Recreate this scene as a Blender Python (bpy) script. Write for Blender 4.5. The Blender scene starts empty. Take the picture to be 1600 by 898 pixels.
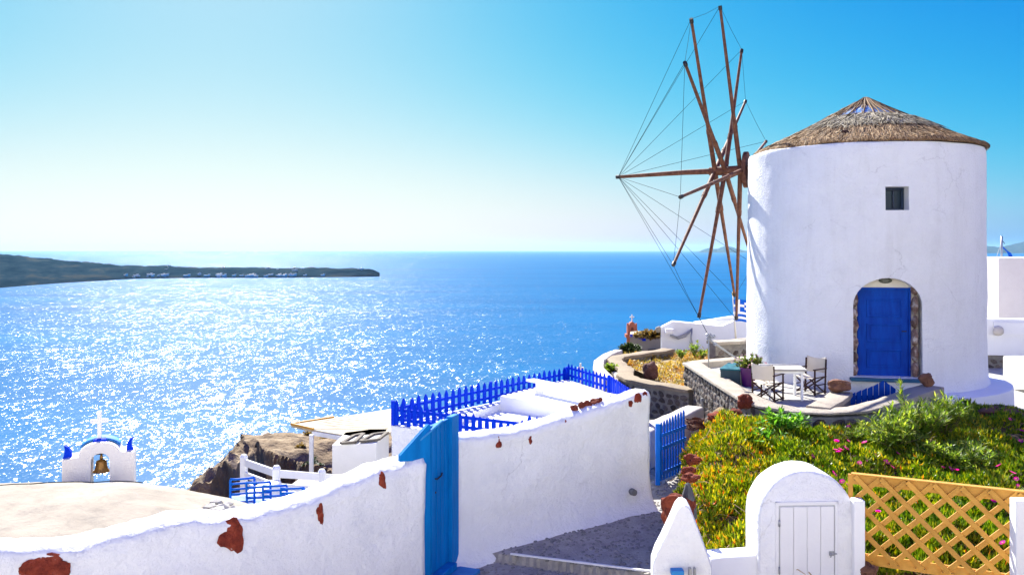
import bpy, bmesh, math, random
from mathutils import Vector, Matrix, Quaternion, noise
random.seed(7)
C = bpy.context.scene.collection
SC = bpy.context.scene
F = 1350.0                      # focal length in pixels of a 1600 px wide picture
R = math.radians

# ------------------------------------------------------------------ camera
cd = bpy.data.cameras.new("camera")
cam = bpy.data.objects.new("camera", cd); C.objects.link(cam)
cd.sensor_width = 36.0; cd.lens = 36.0 * F / 1600.0
cd.shift_y = -59.0 / 1600.0
cd.clip_start = 0.1; cd.clip_end = 600000.0
cam.location = (0, 0, 0); cam.rotation_euler = (R(90), 0, 0)
SC.camera = cam

# ------------------------------------------------------------------ sky, sun, exposure
SUN_AZ, SUN_EL = -19.0, 40.5    # degrees, azimuth from the view direction (+y), negative = left
W = bpy.data.worlds.new("World"); SC.world = W; W.use_nodes = True
wn = W.node_tree.nodes; wl = W.node_tree.links
for n in list(wn): wn.remove(n)
sky = wn.new("ShaderNodeTexSky"); sky.sky_type = 'NISHITA'; sky.sun_disc = False
sky.sun_elevation = R(SUN_EL); sky.sun_rotation = R(SUN_AZ)
sky.altitude = 100.0; sky.air_density = 1.0; sky.dust_density = 1.0; sky.ozone_density = 1.0
# deepen the colour of the whole sky, channel by channel (a film-like grade of the clear Mediterranean blue)
sep = wn.new("ShaderNodeSeparateColor"); com = wn.new("ShaderNodeCombineColor"); wl.new(sky.outputs[0], sep.inputs[0])
def sky_math(op, a_, b_):
    m = wn.new("ShaderNodeMath"); m.operation = op
    for i, q in enumerate((a_, b_)):
        if isinstance(q, (int, float)): m.inputs[i].default_value = q
        else: wl.new(q, m.inputs[i])
    return m.outputs[0]
for ch, (gain, power, half) in enumerate(((7.6, 5.0, .845), (11.4, 2.0, .93), (6.5, .22, 0))):
    x = sky_math('MULTIPLY', sep.outputs[ch], .1); xp = sky_math('POWER', x, power)
    if half: xp = sky_math('DIVIDE', xp, sky_math('ADD', xp, half ** power))     # soft shoulder towards white
    wl.new(sky_math('MULTIPLY', xp, gain), com.inputs[ch])
bg = wn.new("ShaderNodeBackground"); bg.inputs['Strength'].default_value = 0.05
wo = wn.new("ShaderNodeOutputWorld")
wl.new(com.outputs[0], bg.inputs['Color']); wl.new(bg.outputs[0], wo.inputs['Surface'])

sd = bpy.data.lights.new("sun", 'SUN'); so = bpy.data.objects.new("sun", sd); C.objects.link(so)
sd.energy = 4.7; sd.angle = R(0.53); sd.color = (1.0, 0.965, 0.895)
SV = Vector((math.sin(R(SUN_AZ)) * math.cos(R(SUN_EL)), math.cos(R(SUN_AZ)) * math.cos(R(SUN_EL)), math.sin(R(SUN_EL))))
so.rotation_euler = SV.to_track_quat('Z', 'Y').to_euler(); so.location = (0, 0, 60)

SC.view_settings.view_transform = 'Standard'; SC.view_settings.look = 'None'
SC.view_settings.exposure = 1.5; SC.view_settings.gamma = 1.0
SC.cycles.use_denoising = True
SC.cycles.max_bounces = 8; SC.cycles.diffuse_bounces = 5; SC.cycles.glossy_bounces = 3
SC.cycles.transmission_bounces = 4; SC.cycles.volume_bounces = 0; SC.cycles.transparent_max_bounces = 6
SC.cycles.caustics_reflective = False; SC.cycles.caustics_refractive = False
SC.cycles.sample_clamp_indirect = 6.0

# ------------------------------------------------------------------ helpers
def P(px, py, d):
    """point seen at photo pixel (px, py) at distance d along the view axis"""
    return Vector(((px - 800.0) / F * d, d, (390.0 - py) / F * d))
def G(px, py, z):
    """point of the level plane z seen at pixel (px, py)"""
    return P(px, py, -z * F / (py - 390.0))
def fbm(v, o=4): return noise.fractal(v, 1.0, 2.0, o)
def nz(x, y=0, z=0): return noise.noise(Vector((x, y, z)))

def tag(o, label=None, cat=None, group=None, kind=None):
    if label: o['label'] = label
    if cat: o['category'] = cat
    if group: o['group'] = group
    if kind: o['kind'] = kind
    return o
def empty(name, loc, rz=0.0, label=None, cat=None, group=None):
    o = bpy.data.objects.new(name, None); C.objects.link(o)
    o.location = loc; o.rotation_euler = (0, 0, rz); o.empty_display_size = 0.2
    return tag(o, label, cat, group)
def copy_tree(o, parent=None):
    c = o.copy(); C.objects.link(c)
    if parent: c.parent = parent
    for ch in list(o.children): copy_tree(ch, c)
    return c

class MB:
    """collects faces for one mesh object; coordinates are local unless build(world=True)"""
    def __init__(s): s.v = []; s.f = []; s.m = []
    def add(s, vs, fs, mi=0):
        b = len(s.v); s.v += [tuple(v) for v in vs]
        s.f += [tuple(i + b for i in f) for f in fs]; s.m += [mi] * len(fs)
        return s
    def box(s, c, size, rz=0.0, M=None, mi=0, bev=0.0):
        hx, hy, hz = size[0] / 2, size[1] / 2, size[2] / 2
        T = M if M is not None else Matrix.Rotation(rz, 3, 'Z')
        c = Vector(c)
        if bev <= 0:
            vs = [c + T @ Vector((sx * hx, sy * hy, sz * hz)) for sz in (-1, 1) for sx, sy in ((-1, -1), (1, -1), (1, 1), (-1, 1))]
            return s.add(vs, [(3, 2, 1, 0), (4, 5, 6, 7), (0, 1, 5, 4), (1, 2, 6, 5), (2, 3, 7, 6), (3, 0, 4, 7)], mi)
        b = min(bev, hx * .9, hy * .9, hz * .9)
        bm = bmesh.new(); bmesh.ops.create_cube(bm, size=1)
        for v in bm.verts: v.co = Vector((v.co.x * 2 * hx, v.co.y * 2 * hy, v.co.z * 2 * hz))
        bmesh.ops.bevel(bm, geom=bm.edges[:], offset=b, segments=2, affect='EDGES', profile=0.5)
        bm.verts.index_update()
        s.add([c + T @ v.co for v in bm.verts], [[v.index for v in f.verts] for f in bm.faces], mi); bm.free()
        return s
    def bar(s, a, b, w, h=None, up=Vector((0, 0, 1)), mi=0, bev=0.0):
        a = Vector(a); b = Vector(b); d = b - a; L = d.length; d.normalize()
        x = d.cross(up); x = x.normalized() if x.length > 1e-4 else Vector((1, 0, 0))
        z = x.cross(d)
        M = Matrix((x, d, z)).transposed()
        return s.box((a + b) / 2, (w, L, h or w), M=M, mi=mi, bev=bev)
    def tube(s, pts, r, n=8, mi=0, cap=True):
        pts = [Vector(p) for p in pts]; k = len(pts)
        rs = r if isinstance(r, (list, tuple)) else [r] * k
        vs = []; fs = []; x = None
        for i, p in enumerate(pts):
            t = (pts[min(i + 1, k - 1)] - pts[max(i - 1, 0)]).normalized()
            if x is None:
                x = t.orthogonal().normalized()
            else:
                x = (x - t * x.dot(t)); x = x.normalized() if x.length > 1e-6 else t.orthogonal().normalized()
            y = t.cross(x)
            for j in range(n):
                a = 2 * math.pi * j / n
                vs.append(p + (x * math.cos(a) + y * math.sin(a)) * rs[i])
        for i in range(k - 1):
            for j in range(n):
                fs.append((i * n + j, i * n + (j + 1) % n, (i + 1) * n + (j + 1) % n, (i + 1) * n + j))
        if cap: fs += [tuple(range(n))[::-1], tuple((k - 1) * n + j for j in range(n))]
        return s.add(vs, fs, mi)
    def lathe(s, prof, n=32, c=(0, 0, 0), mi=0, a0=0.0, a1=2 * math.pi):
        c = Vector(c); full = abs(a1 - a0 - 2 * math.pi) < 1e-6
        m = n if full else n + 1; vs = []; fs = []
        for r, z in prof:
            for j in range(m):
                a = a0 + (a1 - a0) * j / n
                vs.append(c + Vector((math.cos(a) * r, math.sin(a) * r, z)))
        for i in range(len(prof) - 1):
            for j in range(n):
                j2 = (j + 1) % m
                fs.append((i * m + j, i * m + j2, (i + 1) * m + j2, (i + 1) * m + j))
        return s.add(vs, fs, mi)
    def prism(s, outline, M, depth, mi=0):
        """outline: list of (u, w); M: 4x4 frame (u -> x, w -> z), extruded along +y by depth"""
        n = len(outline)
        vs = [M @ Vector((u, 0, w)) for u, w in outline] + [M @ Vector((u, depth, w)) for u, w in outline]
        fs = [tuple(range(n)), tuple(range(2 * n - 1, n - 1, -1))] + [(i, i + n, (i + 1) % n + n, (i + 1) % n) for i in range(n)]
        return s.add(vs, fs, mi)
    def rock(s, c, size, seed=0, rough=0.25, sub=2, M=None, mi=0, facet=False):
        bm = bmesh.new(); bmesh.ops.create_icosphere(bm, subdivisions=sub, radius=1)
        bm.verts.index_update(); c = Vector(c); T = M or Matrix.Identity(3)
        vs = []
        for v in bm.verts:
            p = v.co.copy(); o = Vector((seed * 7.31, seed * 3.17, seed * 1.71))
            k = 1 + rough * 1.6 * noise.noise(p * 1.1 + o) + rough * .8 * noise.noise(p * 2.7 + o)
            p = p * k
            p = Vector((p.x * size[0], p.y * size[1], p.z * size[2]))
            vs.append(c + T @ p)
        s.add(vs, [[v.index for v in f.verts] for f in bm.faces], mi); bm.free()
        return s
    def build(s, name, mats, parent=None, world=True, origin=None, smooth=False, angle=None, loc=None):
        me = bpy.data.meshes.new(name)
        off = Vector((0, 0, 0))
        if origin is not None: off = Vector(origin)
        inv = None
        if parent is not None and world:
            pm = parent_world(parent); inv = pm.inverted(); 
        if inv is not None: vs = [tuple(inv @ Vector(v)) for v in s.v]
        else: vs = [tuple(Vector(v) - off) for v in s.v]
        me.from_pydata(vs, [], s.f)
        for m in (mats if isinstance(mats, (list, tuple)) else [mats]): me.materials.append(m)
        if any(s.m):
            me.polygons.foreach_set('material_index', s.m)
        bm = bmesh.new(); bm.from_mesh(me); bmesh.ops.recalc_face_normals(bm, faces=bm.faces[:]); bm.to_mesh(me); bm.free()
        if smooth:
            me.polygons.foreach_set('use_smooth', [True] * len(me.polygons))
            if angle: me.set_sharp_from_angle(angle=R(angle))
        me.update()
        o = bpy.data.objects.new(name, me); C.objects.link(o)
        if parent is not None: o.parent = parent
        if origin is not None and parent is None: o.location = off
        if loc is not None: o.location = loc
        return o
def parent_world(o):
    m = Matrix.LocRotScale(o.location, o.rotation_euler, o.scale)
    return parent_world(o.parent) @ m if o.parent else m
def put(mesh_owner, name, parent, loc, rot=(0, 0, 0), scale=(1, 1, 1)):
    """another object on the same mesh data"""
    o = bpy.data.objects.new(name, mesh_owner.data if hasattr(mesh_owner, 'data') else mesh_owner)
    C.objects.link(o); o.parent = parent; o.location = loc; o.rotation_euler = rot; o.scale = scale
    return o

# ------------------------------------------------------------------ materials
MAT = {}
def node_mat(name):
    m = bpy.data.materials.new(name); m.use_nodes = True; nt = m.node_tree
    b = nt.nodes.get('Principled BSDF'); MAT[name] = m
    return m, nt, b
def N(nt, t, **kw):
    n = nt.nodes.new(t)
    for k, v in kw.items():
        if k in n.inputs.keys() if hasattr(n.inputs, 'keys') else False: n.inputs[k].default_value = v
        else: setattr(n, k, v)
    return n
def ramp(nt, fac, stops):
    r = nt.nodes.new('ShaderNodeValToRGB'); e = r.color_ramp.elements
    while len(e) < len(stops): e.new(0.5)
    for i, (p, c) in enumerate(stops):
        e[i].position = p; e[i].color = (*c, 1) if len(c) == 3 else c
    nt.links.new(fac, r.inputs[0]); return r.outputs[0]
def noise_tex(nt, scale, detail=4, rough=.55, vec=None, dist=0.0):
    n = nt.nodes.new('ShaderNodeTexNoise'); n.inputs['Scale'].default_value = scale
    n.inputs['Detail'].default_value = detail; n.inputs['Roughness'].default_value = rough
    n.inputs['Distortion'].default_value = dist
    if vec is not None: nt.links.new(vec, n.inputs['Vector'])
    return n
def coords(nt, scale=(1, 1, 1), kind='Object', rot=(0, 0, 0)):
    t = nt.nodes.new('ShaderNodeTexCoord'); mp = nt.nodes.new('ShaderNodeMapping')
    mp.inputs['Scale'].default_value = scale; mp.inputs['Rotation'].default_value = rot
    nt.links.new(t.outputs[kind], mp.inputs['Vector']); return mp.outputs[0]
def bump(nt, h, strength, dist, prev=None):
    b = nt.nodes.new('ShaderNodeBump'); b.inputs['Strength'].default_value = strength; b.inputs['Distance'].default_value = dist
    nt.links.new(h, b.inputs['Height'])
    if prev is not None: nt.links.new(prev, b.inputs['Normal'])
    return b.outputs[0]
def mat(name, c1, c2=None, scale=3.0, rough=.8, bs=0.0, bscale=20, bd=.02, spec=.3, metal=0.0, stretch=(1, 1, 1), detail=5, stops=None, rnd=0.0):
    """two-tone noisy surface with fine relief"""
    m, nt, b = node_mat(name); c2 = c2 or c1
    v = coords(nt, stretch)
    n = noise_tex(nt, scale, detail, .6, v)
    col = ramp(nt, n.outputs['Fac'], stops or [(.3, c1), (.7, c2)])
    if rnd > 0:
        oi = nt.nodes.new('ShaderNodeObjectInfo'); h = nt.nodes.new('ShaderNodeHueSaturation')
        mr = nt.nodes.new('ShaderNodeMapRange'); mr.inputs[3].default_value = 1 - rnd; mr.inputs[4].default_value = 1 + rnd
        nt.links.new(oi.outputs['Random'], mr.inputs[0]); nt.links.new(mr.outputs[0], h.inputs['Value'])
        nt.links.new(col, h.inputs['Color']); col = h.outputs[0]
    nt.links.new(col, b.inputs['Base Color'])
    b.inputs['Roughness'].default_value = rough; b.inputs['Specular IOR Level'].default_value = spec; b.inputs['Metallic'].default_value = metal
    if bs > 0:
        n2 = noise_tex(nt, bscale, 6, .6, v)
        nt.links.new(bump(nt, n2.outputs['Fac'], bs, bd), b.inputs['Normal'])
    return m
# ------------------------------------------------------------------ sea, far land, air
SEA_Z = -110.0
def sea_material():
    m, nt, b = node_mat('sea_water')
    tc = nt.nodes.new('ShaderNodeTexCoord')
    # slopes of the wind waves, several lengths of them, crests lying across the wind
    acc = None
    for sc, rot, amp, det in (((1.10, .58, 1), .25, .98, 1), ((.48, .23, 1), -.15, .97, 1), ((.18, .075, 1), .1, .68, 1), ((.05, .024, 1), .2, .45, 2), ((.006, .008, 1), .1, .22, 2)):
        mp = nt.nodes.new('ShaderNodeMapping'); mp.inputs['Scale'].default_value = sc; mp.inputs['Rotation'].default_value = (0, 0, rot)
        nt.links.new(tc.outputs['Object'], mp.inputs['Vector'])
        n = noise_tex(nt, 1.0, det, .62, mp.outputs[0], .4)
        s1 = nt.nodes.new('ShaderNodeVectorMath'); s1.operation = 'SUBTRACT'; s1.inputs[1].default_value = (.5, .5, .5)
        nt.links.new(n.outputs['Color'], s1.inputs[0])
        s2 = nt.nodes.new('ShaderNodeVectorMath'); s2.operation = 'MULTIPLY'; s2.inputs[1].default_value = (amp, amp, 0)
        nt.links.new(s1.outputs[0], s2.inputs[0])
        if acc is None: acc = s2.outputs[0]
        else:
            ad = nt.nodes.new('ShaderNodeVectorMath'); nt.links.new(acc, ad.inputs[0]); nt.links.new(s2.outputs[0], ad.inputs[1]); acc = ad.outputs[0]
    ad = nt.nodes.new('ShaderNodeVectorMath'); ad.inputs[1].default_value = (0, 0, 1); nt.links.new(acc, ad.inputs[0])
    nm = nt.nodes.new('ShaderNodeVectorMath'); nm.operation = 'NORMALIZE'; nt.links.new(ad.outputs[0], nm.inputs[0])
    mp = nt.nodes.new('ShaderNodeMapping'); mp.inputs['Scale'].default_value = (.0009, .004, 1)
    nt.links.new(tc.outputs['Object'], mp.inputs['Vector'])
    n = noise_tex(nt, 1.0, 5, .6, mp.outputs[0])
    col = ramp(nt, n.outputs['Fac'], [(.3, (.0, .085, .225)), (.7, (.0, .118, .285))])
    nt.nodes.remove(b)
    df = nt.nodes.new('ShaderNodeBsdfDiffuse'); nt.links.new(col, df.inputs['Color'])          # light scattered back out of the deep water
    gl = nt.nodes.new('ShaderNodeBsdfGlossy'); gl.inputs['Roughness'].default_value = .20; gl.inputs['Color'].default_value = (1, 1, 1, 1)
    nt.links.new(nm.outputs[0], gl.inputs['Normal'])
    mx = nt.nodes.new('ShaderNodeMixShader'); mx.inputs[0].default_value = .050
    nt.links.new(df.outputs[0], mx.inputs[1]); nt.links.new(gl.outputs[0], mx.inputs[2])
    g2 = nt.nodes.new('ShaderNodeBsdfGlossy'); g2.inputs['Roughness'].default_value = .37                     # ripples too fine to tell apart
    m2 = nt.nodes.new('ShaderNodeMixShader'); m2.inputs[0].default_value = .017
    nt.links.new(mx.outputs[0], m2.inputs[1]); nt.links.new(g2.outputs[0], m2.inputs[2])
    nt.links.new(m2.outputs[0], nt.nodes['Material Output'].inputs['Surface'])
    return m
sea_mb = MB(); S = 66000.0
sea_mb.add([(-S, -2000, SEA_Z), (S, -2000, SEA_Z), (S, S, SEA_Z), (-S, S, SEA_Z)], [(0, 1, 2, 3)])
sea_o = sea_mb.build('sea', sea_material()); sea_o.location = (0, 0, 0)
tag(sea_o, kind='structure')

# low headland across the water, a long tapering spit of land
def peninsula():
    mb = MB(); nx, ny = 220, 26
    # near shore / far shore / crest height sampled along the picture's x
    keys = [(-260, 1700, 2900, 108), (-60, 2250, 3200, 98), (0, 2490, 3300, 88), (60, 2700, 3350, 74), (100, 2860, 3420, 65), (155, 3040, 3500, 53), (209, 3260, 3640, 43), (300, 3360, 3700, 35),
            (430, 3380, 3700, 33), (520, 3450, 3680, 31), (560, 3490, 3650, 29), (584, 3520, 3620, 26), (593, 3540, 3590, 15)]
    def at(px):
        for a, b in zip(keys, keys[1:]):
            if a[0] <= px <= b[0]:
                t = (px - a[0]) / (b[0] - a[0]); return [a[i] + (b[i] - a[i]) * t for i in range(1, 4)]
        return keys[-1][1:]
    vs = []; fs = []
    for i in range(nx + 1):
        px = -260 + (593 + 260) * i / nx; n, f, h = at(px)
        x0 = (px - 800) / F
        for j in range(ny + 1):
            t = j / ny; d = n + (f - n) * t
            prof = min(1, (t / .42)) ** .75 if t < .75 else max(0, (1 - t) / .25) ** .5
            x = x0 * (n + (d - n) * .85)
            k = fbm(Vector((x * .006, d * .006, 3)), 5); k2 = fbm(Vector((x * .02, d * .02, 8)), 3)
            z = SEA_Z - 2 + (h + 2) * prof * (1 + .06 * k) + (5.0 * k2 * min(1, prof * 2) if 0 < j < ny else 0)
            if 0 < j < ny:
                st = 7.0; z = z * .55 + (math.floor(z / st) * st + st * min(1, ((z / st) % 1) * 2.2)) * .45   # terraced fields
            vs.append((x, d, z))
    for i in range(nx):
        for j in range(ny):
            a = i * (ny + 1) + j; fs.append((a, a + ny + 1, a + ny + 2, a + 1))
    mb.add(vs, fs)
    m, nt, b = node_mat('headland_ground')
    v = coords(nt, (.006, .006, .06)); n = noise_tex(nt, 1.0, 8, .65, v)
    c = ramp(nt, n.outputs['Fac'], [(.36, (.008, .026, .044)), (.52, (.022, .044, .06)), (.66, (.075, .075, .06))])  # blue of the distant haze mixed into the dark scrub tones
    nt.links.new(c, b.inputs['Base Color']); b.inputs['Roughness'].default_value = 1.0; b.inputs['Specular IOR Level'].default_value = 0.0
    o = mb.build('headland', m, smooth=True, angle=40); tag(o, kind='structure')
    return at
pen_at = peninsula()

def far_island(name, px0, px1, d, ridge, label=None):
    mb = MB(); n = len(ridge); vs = []; fs = []; m = 60
    for i in range(m + 1):
        t = i / m; k = t * (n - 1); a = int(min(k, n - 2)); h = ridge[a] + (ridge[a + 1] - ridge[a]) * (k - a)
        px = px0 + (px1 - px0) * t; x = (px - 800) / F * d
        hz_ = max(2, h / F * d * (1 + .12 * nz(t * 17, 3)))
        for dd, zz in ((0, -30), (400, .45), (1400, 1.0), (3200, .5), (4500, -30)):
            z = SEA_Z + (hz_ * zz if zz > 0 else zz); vs.append((x * (1 + dd / d), d + dd + 500 * nz(t * 9, dd), z))
    for i in range(m):
        for j in range(4):
            a = i * 5 + j; fs.append((a, a + 5, a + 6, a + 1))
    mb.add(vs, fs); o = mb.build(name, MAT['headland_ground'], smooth=True); tag(o, kind='structure'); return o
# the little white village along the far shore
HOUSE_W = bpy.data.materials.new('far_white'); HOUSE_W.use_nodes = True; HOUSE_W.node_tree.nodes['Principled BSDF'].inputs['Base Color'].default_value = (.75, .74, .70, 1)
rnd = random.Random(14); hm = None
for k in range(64):
    px = rnd.choice((rnd.uniform(205, 260), rnd.uniform(285, 400), rnd.uniform(340, 480), rnd.uniform(430, 460), rnd.uniform(150, 590)))
    n_, f_, h_ = pen_at(px); t = rnd.uniform(.02, .10) if k % 6 else rnd.uniform(.3, .5)
    d = n_ + (f_ - n_) * t; x = (px - 800) / F * (n_ + (d - n_) * .85); z = SEA_Z + h_ * min(1, t / .42) ** .75 * .96
    if hm is None:
        mb = MB(); mb.box((0, 0, 2.5), (11, 9, 9)); mb.box((4, 0, 9), (4, 7, 5)); o = mb.build('far_house', HOUSE_W, world=False); hm = o
    else: o = hm.copy(); C.objects.link(o)
    o.location = (x, d, z); sc = rnd.uniform(.5, 1.1); o.scale = (sc * rnd.uniform(.8, 2.2), sc, sc * rnd.uniform(.6, .9)); o.rotation_euler = (0, 0, rnd.uniform(-.4, .4))
    tag(o, 'tiny white house among the far houses along the headland shore', 'house', 'white houses on the far headland')
far_island('island_hills', 1085, 1180, 30000, [0, 4, 8, 6, 11, 9, 5, 3, 0])
far_island('island_hills', 1500, 1700, 26000, [0, 9, 12, 10, 14, 19, 16, 20, 14, 10, 0])

# the air over the sea: one closed box of thin even haze
def haze():
    mb = MB(); B = 67000.0
    z0, z1 = SEA_Z - 1.0, 330.0
    vs = [(x, y, z) for z in (z0, z1) for x, y in ((-B, -3000), (B, -3000), (B, B), (-B, B))]
    mb.add(vs, [(3, 2, 1, 0), (4, 5, 6, 7), (0, 1, 5, 4), (1, 2, 6, 5), (2, 3, 7, 6), (3, 0, 4, 7)])
    m = bpy.data.materials.new('haze_air'); m.use_nodes = True; nt = m.node_tree
    for n in list(nt.nodes): nt.nodes.remove(n)
    out = nt.nodes.new('ShaderNodeOutputMaterial'); pv = nt.nodes.new('ShaderNodeVolumePrincipled')
    pv.inputs['Color'].default_value = (.42, .75, 1.0, 1); pv.inputs['Density'].default_value = 1.25e-5; pv.inputs['Anisotropy'].default_value = .35
    nt.links.new(pv.outputs[0], out.inputs['Volume'])
    o = mb.build('haze', m); tag(o, kind='stuff'); return o
haze()
# ------------------------------------------------------------------ surface materials
def plaster(name, c1=(.86, .86, .85), c2=(.80, .80, .79), bs=.5, scale=14, fine=60, dirt=(.52, .50, .46), dirt_amt=.0, streak=0.0, cracks=0.0):
    m, nt, b = node_mat(name); v = coords(nt)
    n = noise_tex(nt, 1.3, 6, .62, v); col = ramp(nt, n.outputs['Fac'], [(.30, c2), (.58, c1)])
    if dirt_amt > 0:
        nd = noise_tex(nt, 2.2, 8, .7, v, .6)
        mx = nt.nodes.new('ShaderNodeMix'); mx.data_type = 'RGBA'
        f = ramp(nt, nd.outputs['Fac'], [(.52, (0, 0, 0)), (.75, (dirt_amt,) * 3)])
        nt.links.new(f, mx.inputs[0]); nt.links.new(col, mx.inputs[6]); mx.inputs[7].default_value = (*dirt, 1); col = mx.outputs[2]
    if streak > 0:
        vs_ = coords(nt, (1, 1, .12)); ns = noise_tex(nt, 3.2, 7, .68, vs_, .3)
        mx = nt.nodes.new('ShaderNodeMix'); mx.data_type = 'RGBA'; nt.links.new(ramp(nt, ns.outputs['Fac'], [(.50, (0, 0, 0)), (.80, (streak,) * 3)]), mx.inputs[0])
        nt.links.new(col, mx.inputs[6]); mx.inputs[7].default_value = (.50, .47, .42, 1); col = mx.outputs[2]
    if cracks > 0:
        vo = nt.nodes.new('ShaderNodeTexVoronoi'); vo.feature = 'DISTANCE_TO_EDGE'; vo.inputs['Scale'].default_value = 1.1
        nw = noise_tex(nt, 3.5, 5, .6, v); ad = nt.nodes.new('ShaderNodeMix'); ad.data_type = 'RGBA'; ad.inputs[0].default_value = .30
        nt.links.new(v, ad.inputs[6]); nt.links.new(nw.outputs['Color'], ad.inputs[7]); nt.links.new(ad.outputs[2], vo.inputs['Vector'])
        ln_ = ramp(nt, vo.outputs['Distance'], [(.0, (1, 1, 1)), (.010, (0, 0, 0))]); nm_ = noise_tex(nt, 1.1, 3, .5, v)
        mk = ramp(nt, nm_.outputs['Fac'], [(.52, (0, 0, 0)), (.62, (cracks,) * 3)])
        mm = nt.nodes.new('ShaderNodeMath'); mm.operation = 'MULTIPLY'; nt.links.new(ln_, mm.inputs[0]); nt.links.new(mk, mm.inputs[1])
        mx = nt.nodes.new('ShaderNodeMix'); mx.data_type = 'RGBA'; nt.links.new(mm.outputs[0], mx.inputs[0]); nt.links.new(col, mx.inputs[6]); mx.inputs[7].default_value = (.30, .28, .27, 1); col = mx.outputs[2]
    nt.links.new(col, b.inputs['Base Color']); b.inputs['Roughness'].default_value = .85; b.inputs['Specular IOR Level'].default_value = .25
    n1 = noise_tex(nt, scale, 5, .6, v); n2 = noise_tex(nt, fine, 3, .6, v)
    p = bump(nt, n1.outputs['Fac'], bs, .03); p = bump(nt, n2.outputs['Fac'], bs * .6, .008, p)
    nt.links.new(p, b.inputs['Normal']); return m
WHITE = plaster('whitewash', bs=.95, scale=11, fine=48, dirt=(.52, .55, .62), dirt_amt=.30, streak=.16, cracks=.34)
WHITE_S = plaster('whitewash_smooth', (.86, .86, .85), (.82, .82, .81), .22, 9, 40)
STUCCO = plaster('mill_stucco', (.86, .86, .85), (.81, .81, .80), 1.0, 22, 70, (.6, .6, .58), .2, .22, .3)
CREAM = plaster('cream_roof_plaster', (.37, .32, .25), (.28, .24, .185), .45, 12, 50, (.16, .145, .125), .6, .0, .6)
CAP = plaster('cap_plaster', (.40, .35, .28), (.31, .265, .21), .9, 18, 60, (.17, .155, .13), .5)
PAVE = plaster('pale_bounce_paving', (.74, .72, .68), (.64, .62, .58), .3, 9, 40)
FLOORW = plaster('floor_plaster', (.42, .40, .36), (.34, .32, .29), .3, 9, 40, (.5, .48, .45), .3)
GREYP = plaster('grey_plaster', (.22, .22, .22), (.13, .13, .135), 1.0, 9, 40, (.07, .065, .06), .7)
MORTAR = mat('mortar', (.17, .155, .14), (.27, .25, .22), 7, .95, .8, 30, .03)
STONE = mat('dark_field_stone', (.055, .05, .048), (.17, .135, .115), 5, .9, .7, 22, .03, rnd=.55, stops=[(.3, (.05, .047, .045)), (.5, (.12, .10, .085)), (.7, (.22, .17, .135))])
RED = mat('red_lava_stone', (.14, .025, .012), (.26, .055, .025), 6, .95, 1.0, 18, .05, rnd=.2)
PAINTED_RED = mat('red_stone_in_wall', (.17, .022, .012), (.25, .04, .02), 9, .85, 1.0, 25, .04, stops=[(.25, (.10, .014, .008)), (.5, (.24, .035, .015)), (.66, (.32, .06, .03)), (.70, (.7, .6, .55))])
BROWNROCK = mat('brown_boulder', (.12, .055, .035), (.26, .125, .075), 7, .9, .9, 20, .05)
BLUE_D = mat('deep_blue_paint', (.0, .035, .28), (.0, .065, .42), 9, .55, .45, 40, .012, .12, stretch=(1, 1, .2))
BLUE_F = mat('fence_blue_paint', (.0, .03, .52), (.0, .042, .60), 4, .65, .1, 40, .01, .08)
BLUE_T = mat('teal_blue_paint', (.0, .14, .42), (.0, .22, .60), 7, .6, .5, 30, .015, .1, stretch=(1, 1, .16))
BLUE_C = mat('chair_blue_paint', (.0, .12, .56), (.0, .14, .64), 3, .5, 0, spec=.2)
BLUE_L = mat('light_blue_paint', (.02, .20, .50), (.04, .26, .58), 5, .7, .3, 30, .01)
WOOD_D = mat('dark_brown_wood', (.035, .014, .008), (.06, .025, .014), 12, .6, .3, 50, .01, stretch=(1, 1, .3))
WOOD_R = mat('red_brown_timber', (.10, .036, .018), (.20, .082, .042), 9, .65, .4, 60, .01, stops=[(.3, (.075, .028, .014)), (.55, (.16, .062, .032)), (.75, (.24, .11, .06))])
WOOD_Y = mat('varnished_pine', (.54, .255, .03), (.68, .35, .055), 9, .55, .35, 40, .01, .4, stretch=(1, 1, 1), rnd=.12)
METAL = mat('grey_metal', (.30, .31, .32), (.42, .43, .44), 6, .45, 0, metal=.6, spec=.5)
DARKM = mat('dark_iron', (.03, .03, .032), (.06, .055, .05), 8, .5, 0, metal=.5)
CANVAS = mat('cream_canvas', (.66, .58, .44), (.74, .66, .52), 5, .9, .2, 90, .004)
BLACKW = mat('wire_black', (.02, .03, .035), None, 3, .8, spec=.05)

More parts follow.
